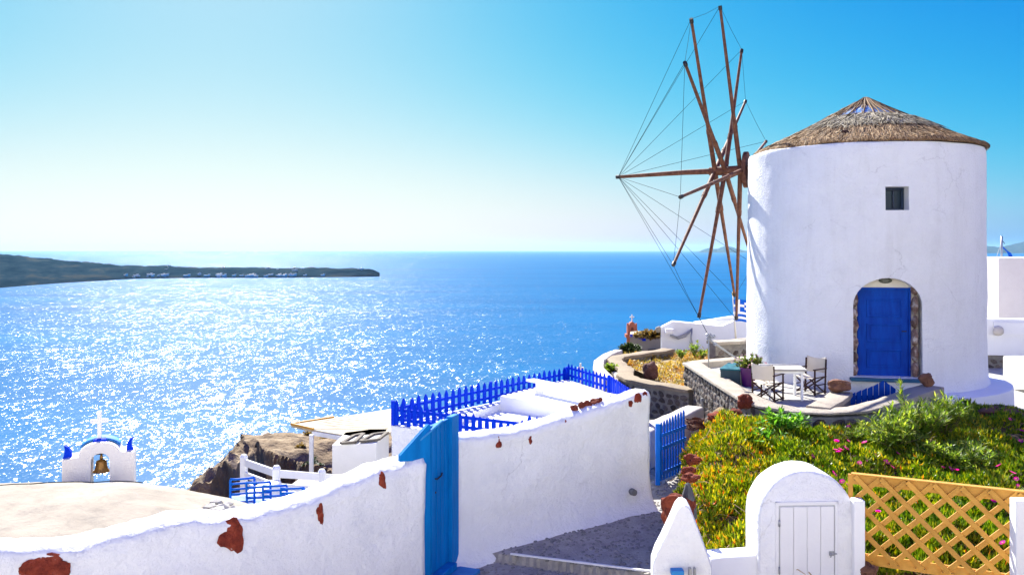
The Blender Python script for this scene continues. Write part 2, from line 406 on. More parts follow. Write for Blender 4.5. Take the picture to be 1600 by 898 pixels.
# ------------------------------------------------------------------ hillside below the village
def interp(x, ks):
    if x <= ks[0][0]: return ks[0][1]
    for a, b in zip(ks, ks[1:]):
        if x <= b[0]:
            t = (x - a[0]) / (b[0] - a[0]); return a[1] + (b[1] - a[1]) * t
    return ks[-1][1]
EDGE = [(-40, 10), (-12, 12.5), (-6, 14.5), (-4, 19), (-2, 20), (0, 20), (2, 22), (4, 36), (8, 60), (14, 62), (60, 62)]
def hill_z(x, y):
    q = max(0.0, y - interp(x, EDGE))
    z = -6.2 - 1.25 * q - 2.5 * min(1, q / 10) * fbm(Vector((x * .08, y * .08, 1)), 4)
    if x < -10: z -= (-10 - x) * .5
    if y < 6.5: z = max(z, -1.75 - max(0, y - 2.5) * 1.1)
    return max(z, SEA_Z - 4)
def hillside():
    mb = MB(); xs = [-160 + 320 * i / 150 for i in range(151)]; ys = [-30 + 190 * (j / 130) for j in range(131)]
    mb.add([(x, y, hill_z(x, y)) for x in xs for y in ys], [(i * 131 + j, (i + 1) * 131 + j, (i + 1) * 131 + j + 1, i * 131 + j + 1) for i in range(150) for j in range(130)])
    m = mat('dry_hillside', (.09, .07, .045), (.24, .19, .13), .35, .95, .8, 2.5, .3, stops=[(.3, (.06, .055, .03)), (.5, (.16, .125, .08)), (.7, (.28, .22, .15))])
    o = mb.build('hillside', m, smooth=True); tag(o, kind='structure')
hillside()

# unseen whitewashed village slope, added behind the viewpoint to bounce sunlight into the shade
def village():
    rnd = random.Random(44); mb = MB()
    for k in range(7):
        x = -60.0; z0 = -6 if k == 0 else -2.2 + 2.7 * (k - 1); y0 = -3.6 - 3.4 * k
        while x < 60:
            w = rnd.uniform(4, 9); h = 2.7 + rnd.uniform(-.3, .9); yy = y0 - rnd.uniform(0, .9)
            mb.box((x + w / 2, yy - 2.2, (z0 - 4 + z0 + h) / 2), (w - .05, 4.4, h + 4), mi=0)
            nd = int(w // 2.4)
            for q in range(nd):
                xx = x + w * (q + .5) / nd; mb.box((xx, yy + .02, z0 + 1.3), (.8, .1, 1.2), mi=1)
            x += w
    o = mb.build('unseen_bounce_village', [WHITE_S, BLUE_D]); tag(o, kind='structure')
village()
def bounce_paving():  # unseen pale floors, added so sunlight bounces up onto the near walls
    mb = MB()
    mb.box((-6, .2, -1.95), (30, 8.0, .4)); mb.box((-8, 4.1, -3.4), (26, .3, 3.3))
    mb.add([(-14, 4.0, -4.84), (-1.2, 4.0, -4.84), (-1.3, 11.2, -4.84), (-4.6, 9.0, -4.84), (-14, 4.2, -4.84)], [(0, 1, 2, 3, 4)])
    o = mb.build('unseen_bounce_paving', PAVE); tag(o, kind='structure')
bounce_paving()

# ------------------------------------------------------------------ lumpy whitewashed walls
def resample(pts, step):
    out = []
    for a, b in zip(pts, pts[1:]):
        L = math.dist(a[:2], b[:2]); n = max(1, int(L / step))
        for i in range(n): out.append([a[k] + (b[k] - a[k]) * i / n for k in range(len(a))])
    out.append(list(pts[-1])); return out
def rough_wall(mb, pts, thick, rc=.09, flare=0.0, amp=.02, seed=0.0, step=.06, lump=1.0, mface=14, fl_h=.22, mi=0):
    """pts: (x, y, z_top, z_base) along the middle of the wall; the front is to the right of the walking direction"""
    ps = resample(pts, step); k = len(ps); rows = []
    for i, p in enumerate(ps):
        a = ps[max(0, i - 2)]; b = ps[min(k - 1, i + 2)]
        t = Vector((b[0] - a[0], b[1] - a[1], 0)).normalized(); n = Vector((t.y, -t.x, 0))
        zt, zb = p[2], p[3]; h = thick / 2; prof = []
        for j in range(mface + 1):
            z = zb + (zt - rc - zb) * j / mface
            prof.append((h + flare * math.exp(-(z - zb) / fl_h) * (1 if z - zb < 3 * fl_h else 0.0), z, n))
        for j in range(1, 10):
            a_ = math.pi * j / 10; prof.append((h * math.cos(a_), zt - rc + rc * math.sin(a_) ** .8, None))
        for j in range(4): prof.append((-h, zt - rc + (zb - zt + rc) * j / 3, -n))
        row = []
        for o, z, nn in prof:
            v = Vector((p[0], p[1], 0)) + n * o + Vector((0, 0, z))
            q = v + Vector((seed, seed * 2, 0))
            d = amp * (1.4 * fbm(q * 1.3, 3) + .6 * fbm(q * 4.5, 3))
            if nn is None:
                v += (n * (o / h) * .8 + Vector((0, 0, 1))).normalized() * (d * 1.2 + lump * (.022 * fbm(q * 6, 3) + .012 * fbm(q * 16, 2)))
            else:
                if abs(z - (zt - rc)) < .12: d += lump * .024 * fbm(q * 8, 3) + lump * .016
                v += nn * d
            row.append(v)
        rows.append(row)
    m = len(rows[0]); vs = [v for r in rows for v in r]
    fs = [(i * m + j, (i + 1) * m + j, (i + 1) * m + j + 1, i * m + j + 1) for i in range(k - 1) for j in range(m - 1)]
    fs += [tuple(range(m)), tuple((k - 1) * m + j for j in range(m))[::-1]]
    mb.add(vs, fs, mi)

def on_wall(px, A, B):
    """distance d of the wall line A-B at pixel column px"""
    k = (px - 800) / F; dx, dy = B[0] - A[0], B[1] - A[1]
    s = (k * A[1] - A[0]) / (dx - k * dy); return A[1] + dy * s, s
def inset_stone(parent, px, py, w, h, d, nrm, seed, name='stone', m=None, tilt=0.0, squash=.35):
    c = P(px, py, d); mb = MB(); x = Vector((nrm[1] * -1, nrm[0], 0)).normalized() * -1
    T = Matrix((x, Vector((-nrm[0], -nrm[1], 0)), Vector((0, 0, 1)))).transposed() @ Matrix.Rotation(tilt, 3, 'Y')
    W_, H_ = w / F * d / 2, h / F * d / 2
    mb.rock(c, (W_, min(W_, H_) * squash, H_), seed, .42, 3, M=T)
    return mb.build(name, m or PAINTED_RED, parent, smooth=True, angle=50)

# near wall on the left
LA, LB = (-1.23, 11.55), (-4.26, 9.35)
def lw(s, zt): return (LA[0] + (LB[0] - LA[0]) * s, LA[1] + (LB[1] - LA[1]) * s, zt, -4.9)
left_wall = empty('whitewashed_wall', (-3.4, 10, -4.9), 0, 'near lumpy white wall with a wavy thick top and three big red stones, below the cream roof', 'wall')
mb = MB()
nrmL = Vector((.588, -.809, 0)); nrmL = Vector((-(LA[1] - LB[1]), (LA[0] - LB[0]), 0)).normalized() * -1
ptsL = [(1.9, -3.02), (1.5, -3.0), (1.296, -3.0), (1.16, -3.08), (1.0775, -3.1), (.944, -3.06), (.832, -3.01), (.75, -3.07), (.696, -3.09), (.587, -3.12), (.402, -3.05), (.295, -2.94), (.24, -2.93), (.185, -2.85), (.08, -2.80), (-.02, -2.77)]
mid = [(p[0] - nrmL.x * .25, p[1] - nrmL.y * .25, p[2], p[3]) for p in [lw(*q) for q in ptsL]]
rough_wall(mb, mid, .5, .10, .0, .018, 3.0)
mb.build('wall_body', WHITE, left_wall, smooth=True)
for i, (px, py, w, h, tl) in enumerate([(364, 838, 38, 54, .15), (500, 800, 10, 30, .1), (597, 750, 12, 24, .25), (72, 888, 56, 34, .0), (46, 886, 26, 22, .3), (98, 893, 20, 32, -.2)]):
    d, s = on_wall(px, LA, LB); inset_stone(left_wall, px, py, w, h, d - .0, nrmL, i + 2, tilt=tl, squash=.30)

# wall on the right of the blue door
RA, RB = (-.85, 12.45), (2.23, 14.0)
nrmR = Vector((RB[1] - RA[1], -(RB[0] - RA[0]), 0)).normalized()
right_wall = empty('whitewashed_wall', (.7, 13.2, -4.5), 0, 'long white wall right of the blue door, topped with red stones and flared at its foot', 'wall')
ptsR = [(-.04, -2.62, -4.62), (.05, -2.70, -4.62), (.12, -2.71, -4.6), (.245, -2.70, -4.55), (.338, -2.67, -4.5), (.46, -2.62, -4.45), (.584, -2.54, -4.38), (.69, -2.46, -4.33), (.789, -2.40, -4.28), (.9, -2.33, -4.22), (.985, -2.27, -4.18), (1.0, -2.30, -4.18)]
mid = []
for s, zt, zb in ptsR:
    x = RA[0] + (RB[0] - RA[0]) * s - nrmR.x * .21; y = RA[1] + (RB[1] - RA[1]) * s - nrmR.y * .21; mid.append((x, y, zt, zb))
mb = MB(); rough_wall(mb, mid, .42, .08, .30, .014, 11.0, fl_h=.17, mface=22, lump=.8)
# the flared foot runs round the wall's end
mb.build('wall_body', WHITE, right_wall, smooth=True)
for i, (px, py, w, h) in enumerate([(779, 691, 10, 17), (828, 685, 9, 15), (884, 662, 8, 10), (985, 630, 8, 11), (997, 622, 13, 15), (1007, 618, 8, 13)]):
    d, s = on_wall(px, RA, RB); inset_stone(right_wall, px, py, w, h, d - .0, nrmR, i + 21, squash=.5)
d, s = on_wall(986, RA, RB)
mb = MB(); c = P(986, 767, d - .10)
T = Matrix((Vector((nrmR.y * -1, nrmR.x, 0)), Vector((-nrmR.x, -nrmR.y, 0)), Vector((0, 0, 1)))).transposed().to_4x4()
mb.tube([c + nrmR * .10, c + nrmR * .02, c - nrmR * .01], [.05, .055, .04], 14)
mb.build('drain_outlet', GREYP, right_wall, smooth=True, angle=40)
# loose red stones lying on the wall top
for i, (px, py, w, h) in enumerate([(897, 638, 11, 13), (909, 636, 11, 13), (919, 634, 13, 11), (930, 631, 14, 11), (937, 629, 9, 9)]):
    d, s = on_wall(px, RA, RB); d += .2; c = P(px, py, d); mb = MB(); zt = interp(s, [(a, b) for a, b, _ in ptsR])
    c.z = zt + h / F * d * .32
    mb.rock(c, (w / F * d * .55, w / F * d * .5, h / F * d * .55), 40 + i, .35, 2)
    o = mb.build('lava_stone', RED, origin=(c.x, c.y, zt)); tag(o, ['leftmost upright red stone in the row on the white wall top', 'second red stone from the left in the row on the white wall top', 'middle red stone in the row on the white wall top',
        'large low red stone, fourth from left on the white wall top', 'rightmost small red stone of the row on the white wall top'][i], 'stone', 'loose red stones on the wall top')

# ------------------------------------------------------------------ the blue door in the wall
bd = empty('blue_door', (-1.0, 11.95, -4.5), 0, 'tall teal blue plank door standing ajar between two white walls', 'door')
H0, H1 = Vector((-1.12, 11.72, 0)), Vector((-.84, 12.44, 0)); hd = (H1 - H0).normalized(); hn = Vector((hd.y, -hd.x, 0))
def dbox(mb, s0, s1, z0, z1, off, th, bev=.008):
    a = H0 + hd * s0 + hn * off; b = H0 + hd * s1 + hn * off
    M = Matrix((hd, Vector((-hn.x, -hn.y, 0)), Vector((0, 0, 1)))).transposed()
    c = (a + b) / 2; mb.box((c.x, c.y, (z0 + z1) / 2), (s1 - s0, th, z1 - z0), M=M, bev=bev)
mb = MB(); dbox(mb, .02, .56, -4.40, -2.39, 0, .05); leaf = mb.build('door_leaf', BLUE_T, bd)
mb = MB(); dbox(mb, .56, .79, -4.46, -2.36, .03, .09); mb.build('door_post', BLUE_T, bd)
mb = MB(); dbox(mb, -.02, .57, -4.50, -4.41, .06, .18); mb.build('threshold', BLUE_T, bd)
for s_ in (.16, .29, .42):
    mb = MB(); dbox(mb, s_ - .006, s_ + .006, -4.39, -2.40, .028, .014, 0); mb.build('cover_strip', BLUE_T, leaf)
mb = MB(); c = H0 + hd * .12 + hn * .06 + Vector((0, 0, -3.13)); mb.tube([c - hn * .04, c, c + hd * .13 + Vector((0, 0, .015)), c + hd * .15 + Vector((0, 0, .05))], .011, 8); mb.build('handle', DARKM, leaf, smooth=True)
mb = MB(); c = H0 + hd * .13 + hn * .03 + Vector((0, 0, -3.32)); mb.tube([c - hn * .02, c + hn * .005], .014, 8); mb.build('keyhole_plate', DARKM, leaf)
# board side that fills the gap to the near wall, its top cut on a slope
mb = MB()
pl = Vector((-1.235, 11.60, 0)); pu = (Vector((-1.10, 11.70, 0)) - pl).normalized()
mb.prism([(-.0, -4.9), (.165, -4.9), (.165, -2.37), (.13, -2.36), (-.30, -2.72), (-.30, -2.80), (-.0, -2.83)], Matrix.Translation(pl) @ Matrix(((pu.x, -pu.y, 0, 0), (pu.y, pu.x, 0, 0), (0, 0, 1, 0), (0, 0, 0, 1))), .06)
mb.build('side_board', BLUE_T, bd)
mb = MB(); mb.bar(P(638, 701, 11.58) + Vector((0, 0, .0)), P(691, 656, 11.78), .09, .025, bev=.005); mb.build('sloped_coping', BLUE_L, bd)
mb = MB(); mb.box(Vector((-.78, 11.95, -4.56)), (.42, .75, .10), rz=-math.atan2(hd.x, hd.y), bev=.01); mb.build('door_step', BLUE_L, bd)

# ------------------------------------------------------------------ alley
def alley_z(x, y):
    # nosing line from (.05, 12.4) to (1.84, 11.4)
    s = (x - .05) * .49 + (y - 12.4) * .872
    t = (x * .89 + (y - 12) * .45)
    z = -4.42 + .105 * max(-3, t) * .9
    z = min(z, -3.93) if t > 0 else z
    if s < 0: z -= .11
    return z
mb = MB(); xs = [-2 + 8.0 * i / 160 for i in range(161)]; ys = [5.5 + 14.5 * j / 290 for j in range(291)]
mb.add([(x, y, alley_z(x, y) + .012 * fbm(Vector((x * 3, y * 3, 0)), 3)) for x in xs for y in ys], [(i * 291 + j, (i + 1) * 291 + j, (i + 1) * 291 + j + 1, i * 291 + j + 1) for i in range(160) for j in range(290)])
m, nt, b = node_mat('pebble_paving'); v = coords(nt)
vo = nt.nodes.new('ShaderNodeTexVoronoi'); vo.inputs['Scale'].default_value = 13; nt.links.new(v, vo.inputs['Vector']); vo.feature = 'F1'
n = noise_tex(nt, 4, 6, .6, v)
cc = ramp(nt, n.outputs['Fac'], [(.3, (.26, .245, .22)), (.7, (.42, .39, .35))])
nt.links.new(cc, b.inputs['Base Color']); b.inputs['Roughness'].default_value = .85
n3 = noise_tex(nt, 30, 4, .6, v); nt.links.new(bump(nt, n3.outputs['Fac'], .8, .02), b.inputs['Normal'])
al = mb.build('alley', m, smooth=True, angle=35); tag(al, kind='structure')
# pebbles set in the mortar
PEB = mat('paving_pebbles', (.10, .10, .10), (.26, .245, .22), 9, .8, .3, 40, .01, stops=[(.35, (.17, .165, .155)), (.55, (.25, .235, .215)), (.7, (.36, .335, .30))])
mb = MB(); rnd = random.Random(5)
for k in range(5200):
    x = rnd.uniform(-.7, 4.4); y = rnd.uniform(9.6, 16.5)
    if y > 12.45 + (x + .85) * .503 - .1 and x < 2.2: continue
    if x > 1.2 + (y - 9) * .38: continue
    r_ = rnd.uniform(.016, .042); a = rnd.uniform(0, 3.14); z = alley_z(x, y); e = rnd.uniform(.6, 1.0)
    ca, sa = math.cos(a), math.sin(a); vs = [(x, y, z + r_ * .42)]
    for j in range(6):
        u, w = r_ * math.cos(j * 1.047), r_ * e * math.sin(j * 1.047); vs.append((x + u * ca - w * sa, y + u * sa + w * ca, z - .004))
    for j in range(6):
        u, w = .72 * r_ * math.cos(j * 1.047), .72 * r_ * e * math.sin(j * 1.047); vs.append((x + u * ca - w * sa, y + u * sa + w * ca, z + r_ * .30))
    fs = []
    for j in range(6):
        j2 = (j + 1) % 6; fs += [(1 + j, 1 + j2, 7 + j2, 7 + j), (7 + j, 7 + j2, 0)]
    mb.add(vs, fs)
pb = mb.build('pebbles', PEB, smooth=True); tag(pb, kind='stuff')
# white painted edge of the step
mb = MB(); q0 = Vector((-.02, 12.40, -4.42 - .015)); q1 = Vector((1.95, 11.36, 0)); q1.z = alley_z(1.95, 11.40) - .02
pts = [q0.lerp(q1, i / 40) for i in range(41)]
for p in pts: p.z = alley_z(p.x, p.y + .12) + .012
for a, b_ in zip(pts, pts[1:]): mb.bar(a + Vector((0, 0, .030)), b_ + Vector((0, 0, .030)), .035 + .015 * nz(a.x * 6), .022)
st = mb.build('step_edge', BLUE_L if False else WHITE, origin=(1, 11.9, -4.5)); tag(st, 'white painted edge of the step across the pebbled alley', 'step')
# ------------------------------------------------------------------ windmill
MC = Vector((8.31, 20.55, 0)); MR = 2.6
mill = empty('windmill', (MC.x, MC.y, -4.4), 0, 'round white windmill with thatched cone roof, blue door and bare wooden sail arms', 'windmill')
def mill_r(z):
    t = (z + 3.0) / 5.3; return MR + .045 * (1 - t) + (.05 * min(1.0, (-2.75 - z) / .25) ** 2 if z < -2.75 else 0)
def mdir(az): return Vector((math.sin(R(az)), math.cos(R(az)), 0))
DAZ, WAZ = 190.5, 186.6
def frame_at(az, z, off=0.0):
    n = mdir(az); x = Vector((-n.y, n.x, 0))
    o = MC + n * (mill_r(z) + off); o.z = z
    return Matrix(((x.x, -n.x, 0, o.x), (x.y, -n.y, 0, o.y), (0, 0, 1, o.z), (0, 0, 0, 1)))     # u right (seen from outside), +y inwards
def arch(w, h, rise, n=14, z0=0.0):
    pts = [(-w / 2, z0), (w / 2, z0)]
    for i in range(n + 1):
        a = math.pi * i / n; pts.append((w / 2 * math.cos(a), h - rise + rise * math.sin(a)))
    return pts
def tower():
    na, nzv = 300, 110; prof = []
    for j in range(nzv + 1):
        z = -4.4 + (2.20 + 4.4) * j / nzv; prof.append((mill_r(z), z))
    prof += [(MR - .02, 2.25), (MR - .10, 2.28), (MR - .35, 2.29)]
    mb = MB(); vs = []; fs = []; m = len(prof)
    for r_, z in prof:
        for j in range(na):
            a = 2 * math.pi * j / na; p = Vector((math.cos(a), math.sin(a), 0)); q = Vector((p.x * r_, p.y * r_, z))
            d = .018 * fbm(q * .8 + Vector((5, 1, 2)), 3) + .004 * fbm(q * 5, 3)
            vs.append((MC.x + p.x * (r_ + d), MC.y + p.y * (r_ + d), z + (.02 * nz(a * 3, 1) if z > 2.2 else 0)))
    for i in range(m - 1):
        for j in range(na):
            j2 = (j + 1) % na; fs.append((i * na + j, i * na + j2, (i + 1) * na + j2, (i + 1) * na + j))
    fs += [tuple(range(na))[::-1], tuple((m - 1) * na + j for j in range(na))]
    mb.add(vs, fs); o = mb.build('tower', STUCCO, mill)
    cut = MB()
    cut.prism(arch(1.36, 2.07, .58, 18), frame_at(DAZ, -2.66, .5), 1.02)
    c1 = cut.build('cutter', STUCCO)
    cut = MB(); cut.prism([(-.235, -.25), (.235, -.25), (.235, .24), (-.235, .24)], frame_at(WAZ, 1.07, .5), .98); c2 = cut.build('cutter', STUCCO)
    for c in (c1, c2):
        md = o.modifiers.new('b', 'BOOLEAN'); md.operation = 'DIFFERENCE'; md.object = c; md.solver = 'EXACT'
    bpy.context.view_layer.update()
    dg = bpy.context.evaluated_depsgraph_get(); me = bpy.data.meshes.new_from_object(o.evaluated_get(dg))
    o.modifiers.clear(); o.data = me
    for c in (c1, c2): bpy.data.objects.remove(c)
    me.polygons.foreach_set('use_smooth', [True] * len(me.polygons)); me.set_sharp_from_angle(angle=R(35))
tower()
# doorway
FD = frame_at(DAZ, -2.66, -.34)     # plane of the door leaf, u right, y inwards
def fbox(mb, M, u, w, y, size, bev=0.0):
    c = M @ Vector((u, y, w)); mb.box(c, size, M=M.to_3x3(), bev=bev)
mb = MB(); fbox(mb, FD, -.02, .90, .0, (.96, .06, 1.80), .006); door = mb.build('door', BLUE_D, mill)
for k, w in enumerate((1.43, .90, .36)):
    mb = MB()
    hh = .36
    # raised moulding round a sunk field
    for (u, ww, su, sw) in ((-.02, w + hh / 2, .70, .035), (-.02, w - hh / 2, .70, .035), (-.02 - .335, w, .03, hh + .03), (-.02 + .335, w, .03, hh + .03)):
        fbox(mb, FD, u, ww, -.040, (su, .022, sw), .006)
    fbox(mb, FD, -.02, w, -.034, (.56, .012, hh - .10), .005)
    mb.build('door_panel', BLUE_D, door)
mb = MB(); c = FD @ Vector((.40, -.05, .95)); mb.tube([c, c + FD.to_3x3() @ Vector((0, -.05, 0)), c + FD.to_3x3() @ Vector((-.09, -.055, 0))], .012, 8); mb.build('door_handle', DARKM, door)
mb = MB()
for u in (-.53, .49): fbox(mb, FD, u, .90, -.01, (.06, .10, 1.80), .006)
fbox(mb, FD, -.02, 1.83, -.01, (1.08, .10, .06), .006); mb.build('door_frame', BLUE_D, mill)
mb = MB(); fbox(mb, FD, 0, -.045, -.20, (1.50, .46, .07), .012); mb.build('door_sill', mat('dark_teal_sill', (.02, .10, .18), (.03, .13, .22), 4, .6), mill)
mb = MB(); mb.prism(arch(1.3, .56, .50, 14, .0)[0:2] + [(p[0], p[1]) for p in arch(1.3, .56, .50, 14, .0)[2:]], FD @ Matrix.Translation((-.01, -.02, 1.862)), .2); mb.build('tympanum', CREAM if False else plaster('lintel_plaster', (.78, .73, .62), (.70, .65, .55), .6, 16, 50), mill)
# oval plaque over the door with a few raised letter-like lines too small to read
mb = MB(); c0 = FD @ Vector((.0, -.03, 2.01)); n_ = FD.to_3x3() @ Vector((0, -1, 0)); ux = FD.to_3x3() @ Vector((1, 0, 0))
vs = [c0 + ux * (.135 * math.cos(a)) + Vector((0, 0, .062 * math.sin(a))) + n_ * o_ for o_ in (0, .02) for a in [2 * math.pi * i / 20 for i in range(20)]]
mb.add(vs, [tuple(range(20, 40)), tuple(range(20))] + [(i, (i + 1) % 20, 20 + (i + 1) % 20, 20 + i) for i in range(20)])
pq = mb.build('plaque', mat('plaque_green', (.06, .07, .05), (.10, .11, .08), 8, .5), mill)
mb = MB()
for w_, l_ in ((.022, .11), (.0, .15), (-.022, .10)): mb.box(c0 + n_ * .021 + Vector((0, 0, w_)), (l_, .004, .008), M=FD.to_3x3())
mb.build('plaque_inscription', mat('plaque_pale', (.35, .34, .28)), pq)
# jamb stones
JST = mat('jamb_stone', (.06, .035, .028), (.20, .13, .10), 8, .9, .8, 24, .03, rnd=.4, stops=[(.3, (.09, .05, .04)), (.5, (.20, .13, .10)), (.66, (.46, .42, .38))])
rnd = random.Random(3)
for side in (-1, 1):
    z = .0
    while z < 1.9:
        hgt = rnd.uniform(.20, .42); hgt = min(hgt, 1.95 - z)
        if hgt < .08: break
        mb = MB(); u = -.655 if side < 0 else .565
        c = FD @ Vector((u, -.10, z + hgt / 2)); mb.rock(c, (.105 if side < 0 else .075, .12, hgt * .56), rnd.randint(0, 999), .12, 2, M=FD.to_3x3())
        o = mb.build('jamb_stone', JST, mill, smooth=True, angle=50); z += hgt + .02
mb = MB(); fbox(mb, FD, -.66, .98, -.05, (.16, .10, 1.95), 0); mb.build('jamb_mortar', CAP, mill); mb = MB(); fbox(mb, FD, .57, .98, -.05, (.14, .10, 1.95), 0); mb.build('jamb_mortar', CAP, mill)
# window
FW = frame_at(WAZ, 1.07, -.35)
mb = MB()
for (u, w, su, sw) in ((-.205, 0, .06, .48), (.205, 0, .06, .48), (0, .21, .35, .06), (0, -.22, .35, .06)): fbox(mb, FW, u, w, 0, (su, .05, sw), .005)
fbox(mb, FW, 0.02, 0, -.005, (.03, .04, .36), .004)
win = mb.build('window', mat('window_blue_black', (.008, .02, .05), (.012, .03, .07), 4, .4), mill)
mb = MB(); fbox(mb, FW, 0, 0, .02, (.36, .008, .38)); g, nt, b = node_mat('dark_glass'); b.inputs['Base Color'].default_value = (.01, .03, .05, 1); b.inputs['Roughness'].default_value = .3; b.inputs['Specular IOR Level'].default_value = .2
mb.build('pane', g, win)
# plinth bench round the foot on the right
mb = MB()
rp = 3.14; prof = [(2.55, -2.97), (rp - .05, -3.0), (rp - .012, -3.015), (rp, -3.06), (rp + .01, -3.45), (rp + .02, -4.4)]
mb.lathe(prof, 60, (MC.x, MC.y, 0), 0, math.atan2(mdir(186).y, mdir(186).x), math.atan2(mdir(60).y, mdir(60).x) )
a_ = mdir(186); b_ = Vector((a_.y, -a_.x, 0))
vs = [MC + a_ * r_ + Vector((0, 0, z)) for r_, z in prof] + [MC + a_ * 2.5 + Vector((0, 0, -4.4))]
mb.add(vs, [tuple(range(len(vs)))]); mb.build('plinth', WHITE_S, mill, smooth=True, angle=40)

# ---- thatched roof
RC = MC + Vector((.09, -.02, 0)); RR = 2.55; ZE, ZA = 2.30, 3.63
def roof_pt(a, t, off=0.0):
    """t: 0 apex .. 1 eave"""
    r_ = RR * t; z = ZA - (ZA - ZE) * (t ** .93) - .05 * math.sin(math.pi * t) * .6 + (.03 if t > .9 else 0) * nz(a * 5) + .04 * math.exp(-(t / .08) ** 2) * -1
    r_ *= 1 + .012 * nz(math.cos(a) * 3, math.sin(a) * 3, 2)
    z += .035 * nz(math.cos(a) * t * 4, math.sin(a) * t * 4, 7)
    return Vector((RC.x + math.cos(a) * r_, RC.y + math.sin(a) * r_, z + off))
mb = MB(); na, nt_ = 160, 40; vs = [roof_pt(2 * math.pi * j / na, max(.004, i / nt_)) for i in range(nt_ + 1) for j in range(na)]
vs += [roof_pt(2 * math.pi * j / na, .995, -.035) for j in range(na)]
fs = [(i * na + j, i * na + (j + 1) % na, (i + 1) * na + (j + 1) % na, (i + 1) * na + j) for i in range(nt_ + 1) for j in range(na)]
fs.append(tuple(range(na))); fs.append(tuple((nt_ + 1) * na + j for j in range(na)))
mb.add(vs, fs)
m, nt, b = node_mat('thatch_underlay')
tc = nt.nodes.new('ShaderNodeTexCoord')
n = noise_tex(nt, 6, 6, .7, tc.outputs['Object']); n2 = noise_tex(nt, 2.2, 4, .6, tc.outputs['Object'])
straw = ramp(nt, n.outputs['Fac'], [(.3, (.05, .032, .018)), (.6, (.17, .10, .05))])
nt.links.new(straw, b.inputs['Base Color']); b.inputs['Roughness'].default_value = .95
under = mb.build('roof', m, mill, smooth=True, angle=50)
# a weathered plastic sheet shows blue and white where the straw has slipped near the top
mb = MB(); a0, a1 = R(200), R(330); nn, mm = 60, 14
vs = []
for i in range(mm + 1):
    for j in range(nn + 1):
        a = a0 + (a1 - a0) * j / nn; t0 = .16 + .05 * nz(a * 4, 2); t1 = .47 + .06 * nz(a * 3, 5); vs.append(roof_pt(a, t0 + (t1 - t0) * i / mm, .012 + .012 * nz(a * 12, i * .6)))
mb.add(vs, [(i * (nn + 1) + j, i * (nn + 1) + j + 1, (i + 1) * (nn + 1) + j + 1, (i + 1) * (nn + 1) + j) for i in range(mm) for j in range(nn)])
SHEET = mat('roof_sheet_blue', (.05, .16, .42), (.55, .62, .72), 4.5, .4, .5, 20, .03, stops=[(.40, (.05, .17, .46)), (.52, (.12, .30, .62)), (.62, (.62, .70, .80))])
mb.build('roof_sheet', SHEET, under, smooth=True)
# straw: thin blades lying down the slope, in courses
def straw_blades(name, count, tr, aw, lr, w, m, seed, lift=(.01, .05), spread=.12, skip=None, ang=(0, 2 * math.pi)):
    rnd = random.Random(seed); mb = MB()
    for _ in range(count):
        a = rnd.uniform(*ang); t = math.sqrt(rnd.uniform(tr[0] ** 2, tr[1] ** 2))
        if skip and skip(a, t, rnd): continue
        L = rnd.uniform(*lr); da = rnd.gauss(0, spread) / max(t, .15) * L * .5
        t2 = min(t + L / 3.0, 1.015)
        p0 = roof_pt(a, t, rnd.uniform(0, .03)); p2 = roof_pt(a + da, t2, rnd.uniform(*lift)); pm = (p0 + p2) / 2 + Vector((0, 0, rnd.uniform(.005, .03)))
        if t2 > 1.0: p2.z -= .02
        s_ = Vector((-math.sin(a), math.cos(a), rnd.uniform(-.5, .5))).normalized() * w * rnd.uniform(.6, 1.3)
        mb.add([p0 - s_, p0 + s_, pm + s_, pm - s_, p2 + s_ * .3, p2 - s_ * .3], [(0, 1, 2, 3), (3, 2, 4, 5)])
    o = mb.build(name, m, under); tag(o, kind='stuff'); return o
def straw_mat(name, stops):
    m, nt, b = node_mat(name); g = nt.nodes.new('ShaderNodeNewGeometry')
    c = ramp(nt, g.outputs['Random Per Island'], stops); nt.links.new(c, b.inputs['Base Color'])
    b.inputs['Roughness'].default_value = .8; b.inputs['Specular IOR Level'].default_value = .3
    return m
ST1 = straw_mat('weathered_straw', [(0, (.06, .035, .018)), (.35, (.20, .11, .042)), (.7, (.36, .215, .09)), (1, (.50, .36, .19))])
ST2 = straw_mat('golden_straw', [(0, (.20, .10, .035)), (.5, (.50, .29, .11)), (1, (.66, .44, .20))])
def gap(a, t, r_):
    a = a % (2 * math.pi)
    return a0 < a < a1 and .15 < t < .40 and r_.random() < .82
straw_blades('thatch', 15000, (.02, .97), 0, (.22, .55), .009, ST1, 1, skip=gap)
straw_blades('thatch', 6000, (.80, .99), 0, (.12, .30), .009, ST2, 2, lift=(.0, .02), spread=.25, ang=(R(165), R(375)))
straw_blades('thatch', 2600, (.34, .52), 0, (.3, .62), .013, straw_mat('pale_straw', [(0, (.10, .08, .05)), (.5, (.30, .25, .16)), (1, (.52, .46, .33))]), 3, lift=(.03, .10), spread=.3, ang=(R(205), R(325)))
rnd = random.Random(9)
mb = MB()
for a in [R(d_) for d_ in (208, 226, 246, 258, 266, 275, 286, 305, 322)]:
    pts = [roof_pt(a + rnd.uniform(-.02, .02) * (1 if t > .2 else 0), t, .035) for t in (.02, .12, .22, .32, .42, .5)]
    mb.tube(pts, [.03, .022, .018, .016, .014, .01], 6)
mb.build('rope_ridges', WOOD_R if False else ST1, under)
mb = MB(); mb.rock(roof_pt(R(236), .80, .05), (.10, .06, .05), 3, .3, 1); mb.build('straw_knot', WOOD_D, under)

